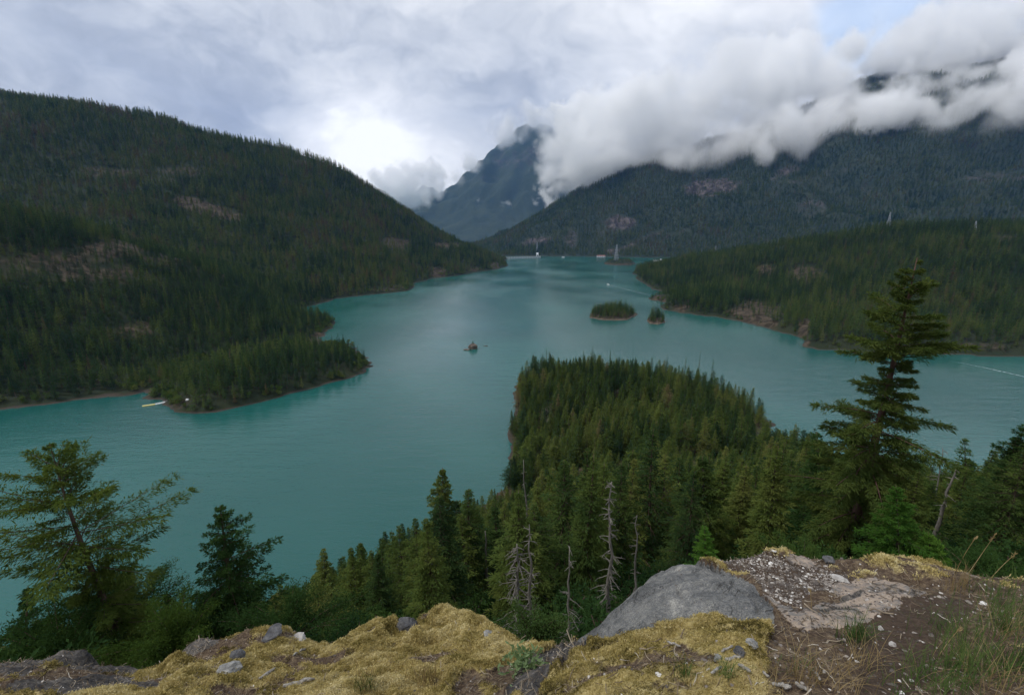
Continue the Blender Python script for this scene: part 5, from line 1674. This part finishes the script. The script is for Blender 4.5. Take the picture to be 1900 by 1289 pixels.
def tent(label, px, py, size, mat, rz, lift=0.):
    p = at_z(px, py)
    g = float(L_near.h(p[0], p[1]))
    q = L_near.hit(px, py)
    if q is not None:
        p = q; g = q[2]
    o = empty('tent', (p[0], p[1], g), rz)
    tag(o, label, 'tent')
    lx, ly, h = size
    s = np.linspace(0, math.pi, 9)
    pr = np.c_[np.cos(s) * ly / 2, np.sin(s) ** .8 * h]
    v = np.concatenate([np.c_[np.full(9, x), pr * k] for x, k in ((-lx / 2, .7), (-lx / 4, 1.), (lx / 4, 1.), (lx / 2, .7))])
    i = np.arange(3)[:, None] * 9 + np.arange(8)[None]
    f = np.stack([i, i + 1, i + 10, i + 9], -1).reshape(-1, 4)
    mb = MB(); mb.add(v, [f, np.arange(9)[None, ::-1], (np.arange(9) + 27)[None]])
    link('canopy', mb.mesh('canopy', mat), o)
    mb = MB(); mb.box((lx / 2 + .02, 0, h * .28), (.04, ly * .3, h * .5)); link('door', mb.mesh('door', M_glass), o)
tent('rust red tent on the campground point beside the dock', 331, 745, (4.2, 3.2, 2.5), M_tentred, .4)
tent('small white tent under the trees of the campground point', 348, 742, (2.2, 1.8, 1.5), M_white, .2)
# ------------------------------------------------------------------ clouds clinging to the mountains
def cloud_material(name, dens):
    m, t, out = new_mat(name)
    v = t.new('ShaderNodeVolumePrincipled', {'Color': (1, 1, 1, 1), 'Density': dens, 'Anisotropy': .0})
    t.t.links.new(v.outputs[0], out.inputs['Volume'])
    return m

def cloud(name, label, pts, R, amp, nsc, soft, dens, vox, pad=1.15, zsq=1.0):
    pts = np.array(pts, float)
    o = link(name, mesh_from(name, pts, [], None))
    lo, hi = pts.min(0) - (R + amp * .6) * pad, pts.max(0) + (R + amp * .6) * pad
    g = bpy.data.node_groups.new('cloud_' + name, 'GeometryNodeTree')
    g.interface.new_socket('Geometry', in_out='INPUT', socket_type='NodeSocketGeometry')
    g.interface.new_socket('Geometry', in_out='OUTPUT', socket_type='NodeSocketGeometry')
    N, Lk = g.nodes, g.links
    gi, go = N.new('NodeGroupInput'), N.new('NodeGroupOutput')
    pr = N.new('GeometryNodeProximity')
    pr.target_element = 'POINTS'
    Lk.new(gi.outputs[0], pr.inputs[0])
    pos = N.new('GeometryNodeInputPosition')
    def noise(scale, det, rough, off):
        ad = N.new('ShaderNodeVectorMath'); ad.operation = 'ADD'
        Lk.new(pos.outputs[0], ad.inputs[0]); ad.inputs[1].default_value = off
        nz = N.new('ShaderNodeTexNoise')
        Lk.new(ad.outputs[0], nz.inputs['Vector'])
        nz.inputs['Scale'].default_value = scale
        nz.inputs['Detail'].default_value = det
        nz.inputs['Roughness'].default_value = rough
        nz.inputs['Distortion'].default_value = 0.9
        return nz.outputs[0]
    def mth(op, a, b):
        x = N.new('ShaderNodeMath'); x.operation = op
        for i, q in enumerate((a, b)):
            if isinstance(q, bpy.types.NodeSocket):
                Lk.new(q, x.inputs[i])
            else:
                x.inputs[i].default_value = q
        return x.outputs[0]
    nz = noise(1.0 / nsc, 6.0, .62, (13., 5., 71.))
    nf = noise(3.4 / nsc, 5.0, .6, (3., 55., 7.))
    nz = mth('ADD', nz, mth('MULTIPLY', mth('SUBTRACT', nf, .5), .42))
    e = mth('SUBTRACT', mth('ADD', mth('MULTIPLY', mth('SUBTRACT', nz, .5), amp * 3.2), R), pr.outputs['Distance'])
    mr = N.new('ShaderNodeMapRange')
    mr.interpolation_type = 'SMOOTHSTEP'
    Lk.new(e, mr.inputs[0])
    mr.inputs[1].default_value = 0.0
    Lk.new(mth('MULTIPLY', mth('ADD', mth('MULTIPLY', mth('MAXIMUM', mth('SUBTRACT', noise(.55 / nsc, 2.0, .5, (31., 7., 2.)), .38), 0.0), 9.0), .35), soft), mr.inputs[2])
    vc = N.new('GeometryNodeVolumeCube')
    thin = N.new('ShaderNodeMapRange')
    Lk.new(noise(.9 / nsc, 4.0, .6, (77., 1., 9.)), thin.inputs[0])
    for i_, q_ in enumerate((.34, .58, .34, 1.0)):
        thin.inputs[i_ + 1].default_value = q_
    Lk.new(mth('MULTIPLY', mr.outputs[0], thin.outputs[0]), vc.inputs['Density'])
    vc.inputs['Min'].default_value = tuple(lo)
    vc.inputs['Max'].default_value = tuple(hi)
    for i, k in enumerate(('Resolution X', 'Resolution Y', 'Resolution Z')):
        vc.inputs[k].default_value = max(8, int((hi[i] - lo[i]) / vox))
    sm = N.new('GeometryNodeSetMaterial')
    Lk.new(vc.outputs[0], sm.inputs[0])
    sm.inputs['Material'].default_value = cloud_material(name + '_vapour', dens)
    Lk.new(sm.outputs[0], go.inputs[0])
    md = o.modifiers.new('vapour', 'NODES')
    md.node_group = g
    tag(o, label, 'cloud', kind='stuff')
    return o

def fill(poly, step, lands, Ydef, front, seed, gaps=(), jit=.3, dj=60):
    r = np.random.default_rng(seed)
    poly = np.array(poly, float)
    X, Y = np.meshgrid(np.arange(poly[:, 0].min(), poly[:, 0].max(), step), np.arange(poly[:, 1].min(), poly[:, 1].max(), step))
    X = (X + r.uniform(-jit, jit, X.shape) * step).ravel(); Y = (Y + r.uniform(-jit, jit, Y.shape) * step).ravel()
    k = inside(X, Y, poly)
    for gx_, gy_, ga, gb in gaps:
        k &= ((X - gx_) / ga) ** 2 + ((Y - gy_) / gb) ** 2 > 1
    out = []
    for x, y in zip(X[k], Y[k]):
        yd = Ydef
        for L in lands:
            h = L.hit(x, y)
            if h is not None and h[1] - front < yd:
                yd = h[1] - front
        out.append(at_y(x, y, yd + r.normal(0, dj)))
    return out

GAPS = ((1616, 150, 54, 32), (1690, 196, 24, 16), (1750, 190, 28, 18), (1840, 124, 50, 26))
pts = fill([(1060, 318), (1100, 322), (1150, 306), (1200, 300), (1330, 293), (1440, 278), (1520, 256), (1582, 220), (1575, 175), (1560, 120), (1480, 95), (1350, 110), (1230, 150), (1120, 190), (1060, 250)], 18, [L_mount], 3950, 120, 1, GAPS)
cloud('clouds', 'grey white cloud bank hiding the top of the long right mountain', pts, 165, 150, 460, 90, .015, 17)
pts = fill([(1590, 222), (1640, 200), (1700, 220), (1760, 230), (1840, 212), (2020, 178), (2020, -10), (1850, 0), (1740, 30), (1650, 60), (1580, 90), (1575, 150)], 18, [L_mount], 4100, 110, 2, GAPS)
cloud('clouds', 'torn white cloud with dark gaps on the upper right mountain', pts, 128, 165, 340, 90, .014, 17)
pts = fill([(1022, 250), (1024, 330), (1042, 366), (1075, 345), (1120, 312), (1150, 240), (1080, 180), (1040, 200)], 16, [], 4700, 0, 3, (), .3, 150)
pts += [at_y(1032, 376, 4700), at_y(1020, 352, 4800), at_y(1060, 352, 4650)]
cloud('clouds', 'ragged white cloud pouring down between the peak and the right mountain', pts, 110, 165, 360, 80, .016, 16)
pts = fill([(690, 345), (735, 372), (800, 368), (830, 352), (826, 318), (770, 312), (710, 320)], 14, [], 7350, 0, 4, (), .3, 60)
pts += [at_y(845, 330, 7600), at_y(872, 305, 7700)]
cloud('clouds', 'bright white cloud covering the left shoulder of the distant peak', pts, 170, 150, 420, 130, .014, 26)
pts = fill([(905, 262), (950, 252), (1000, 254), (1040, 250), (1040, 205), (980, 195), (920, 215)], 14, [], 8300, 0, 5, (), .3, 90)
cloud('clouds', 'soft cloud base touching the summit of the distant peak', pts, 170, 140, 460, 240, .010, 28)
pts = [at_y(x, y, 4600) for x, y in ((1180, 120), (1260, 90), (1340, 70), (1420, 55), (1500, 50), (1570, 55), (1640, 40), (1720, 15), (1110, 160), (1230, 140), (1330, 115), (1430, 95), (1800, -20), (1880, -40), (1960, -50), (1060, 190), (1020, 205), (1040, 230))]
cloud('clouds', 'thin veil of cloud above the bank on the right mountain', pts, 190, 230, 560, 420, .0035, 32)
pts = [at_y(892, 374, 6500), at_y(899, 372, 6510), at_y(934, 382, 6500), at_y(944, 378, 6510), at_y(992, 372, 6000), at_y(985, 320, 6600)]
cloud('clouds', 'small torn wisps of cloud in front of the distant peak', pts, 40, 90, 150, 60, .010, 14)
pts = [at_y(1195, 318, 3150), at_y(1215, 322, 3150), at_y(1235, 320, 3180), at_y(1180, 312, 3200)]
cloud('clouds', 'thin wisp of cloud below the bank on the right mountain', pts, 24, 60, 110, 70, .006, 10)
pts = [at_y(5, 195, 1400), at_y(-15, 200, 1370), at_y(112, 206, 1440), at_y(116, 196, 1460)]
cloud('clouds', 'faint wisp of mist on the crest of the broad left hill', pts, 10, 36, 60, 45, .008, 5)

# ------------------------------------------------------------------ air
hz = MB()
hz.box((1000, 6300, 1700), (18000, 15800, 3450))
m, t, out = new_mat('haze_air')
v = t.new('ShaderNodeVolumePrincipled', {'Color': (.19, .45, 1.0, 1), 'Density': 2.3e-5, 'Anisotropy': .1})
t.t.links.new(v.outputs[0], out.inputs['Volume'])
tag(link('haze', hz.mesh('haze', m)), 'thin blue haze over the lake and mountains', 'haze', kind='stuff')
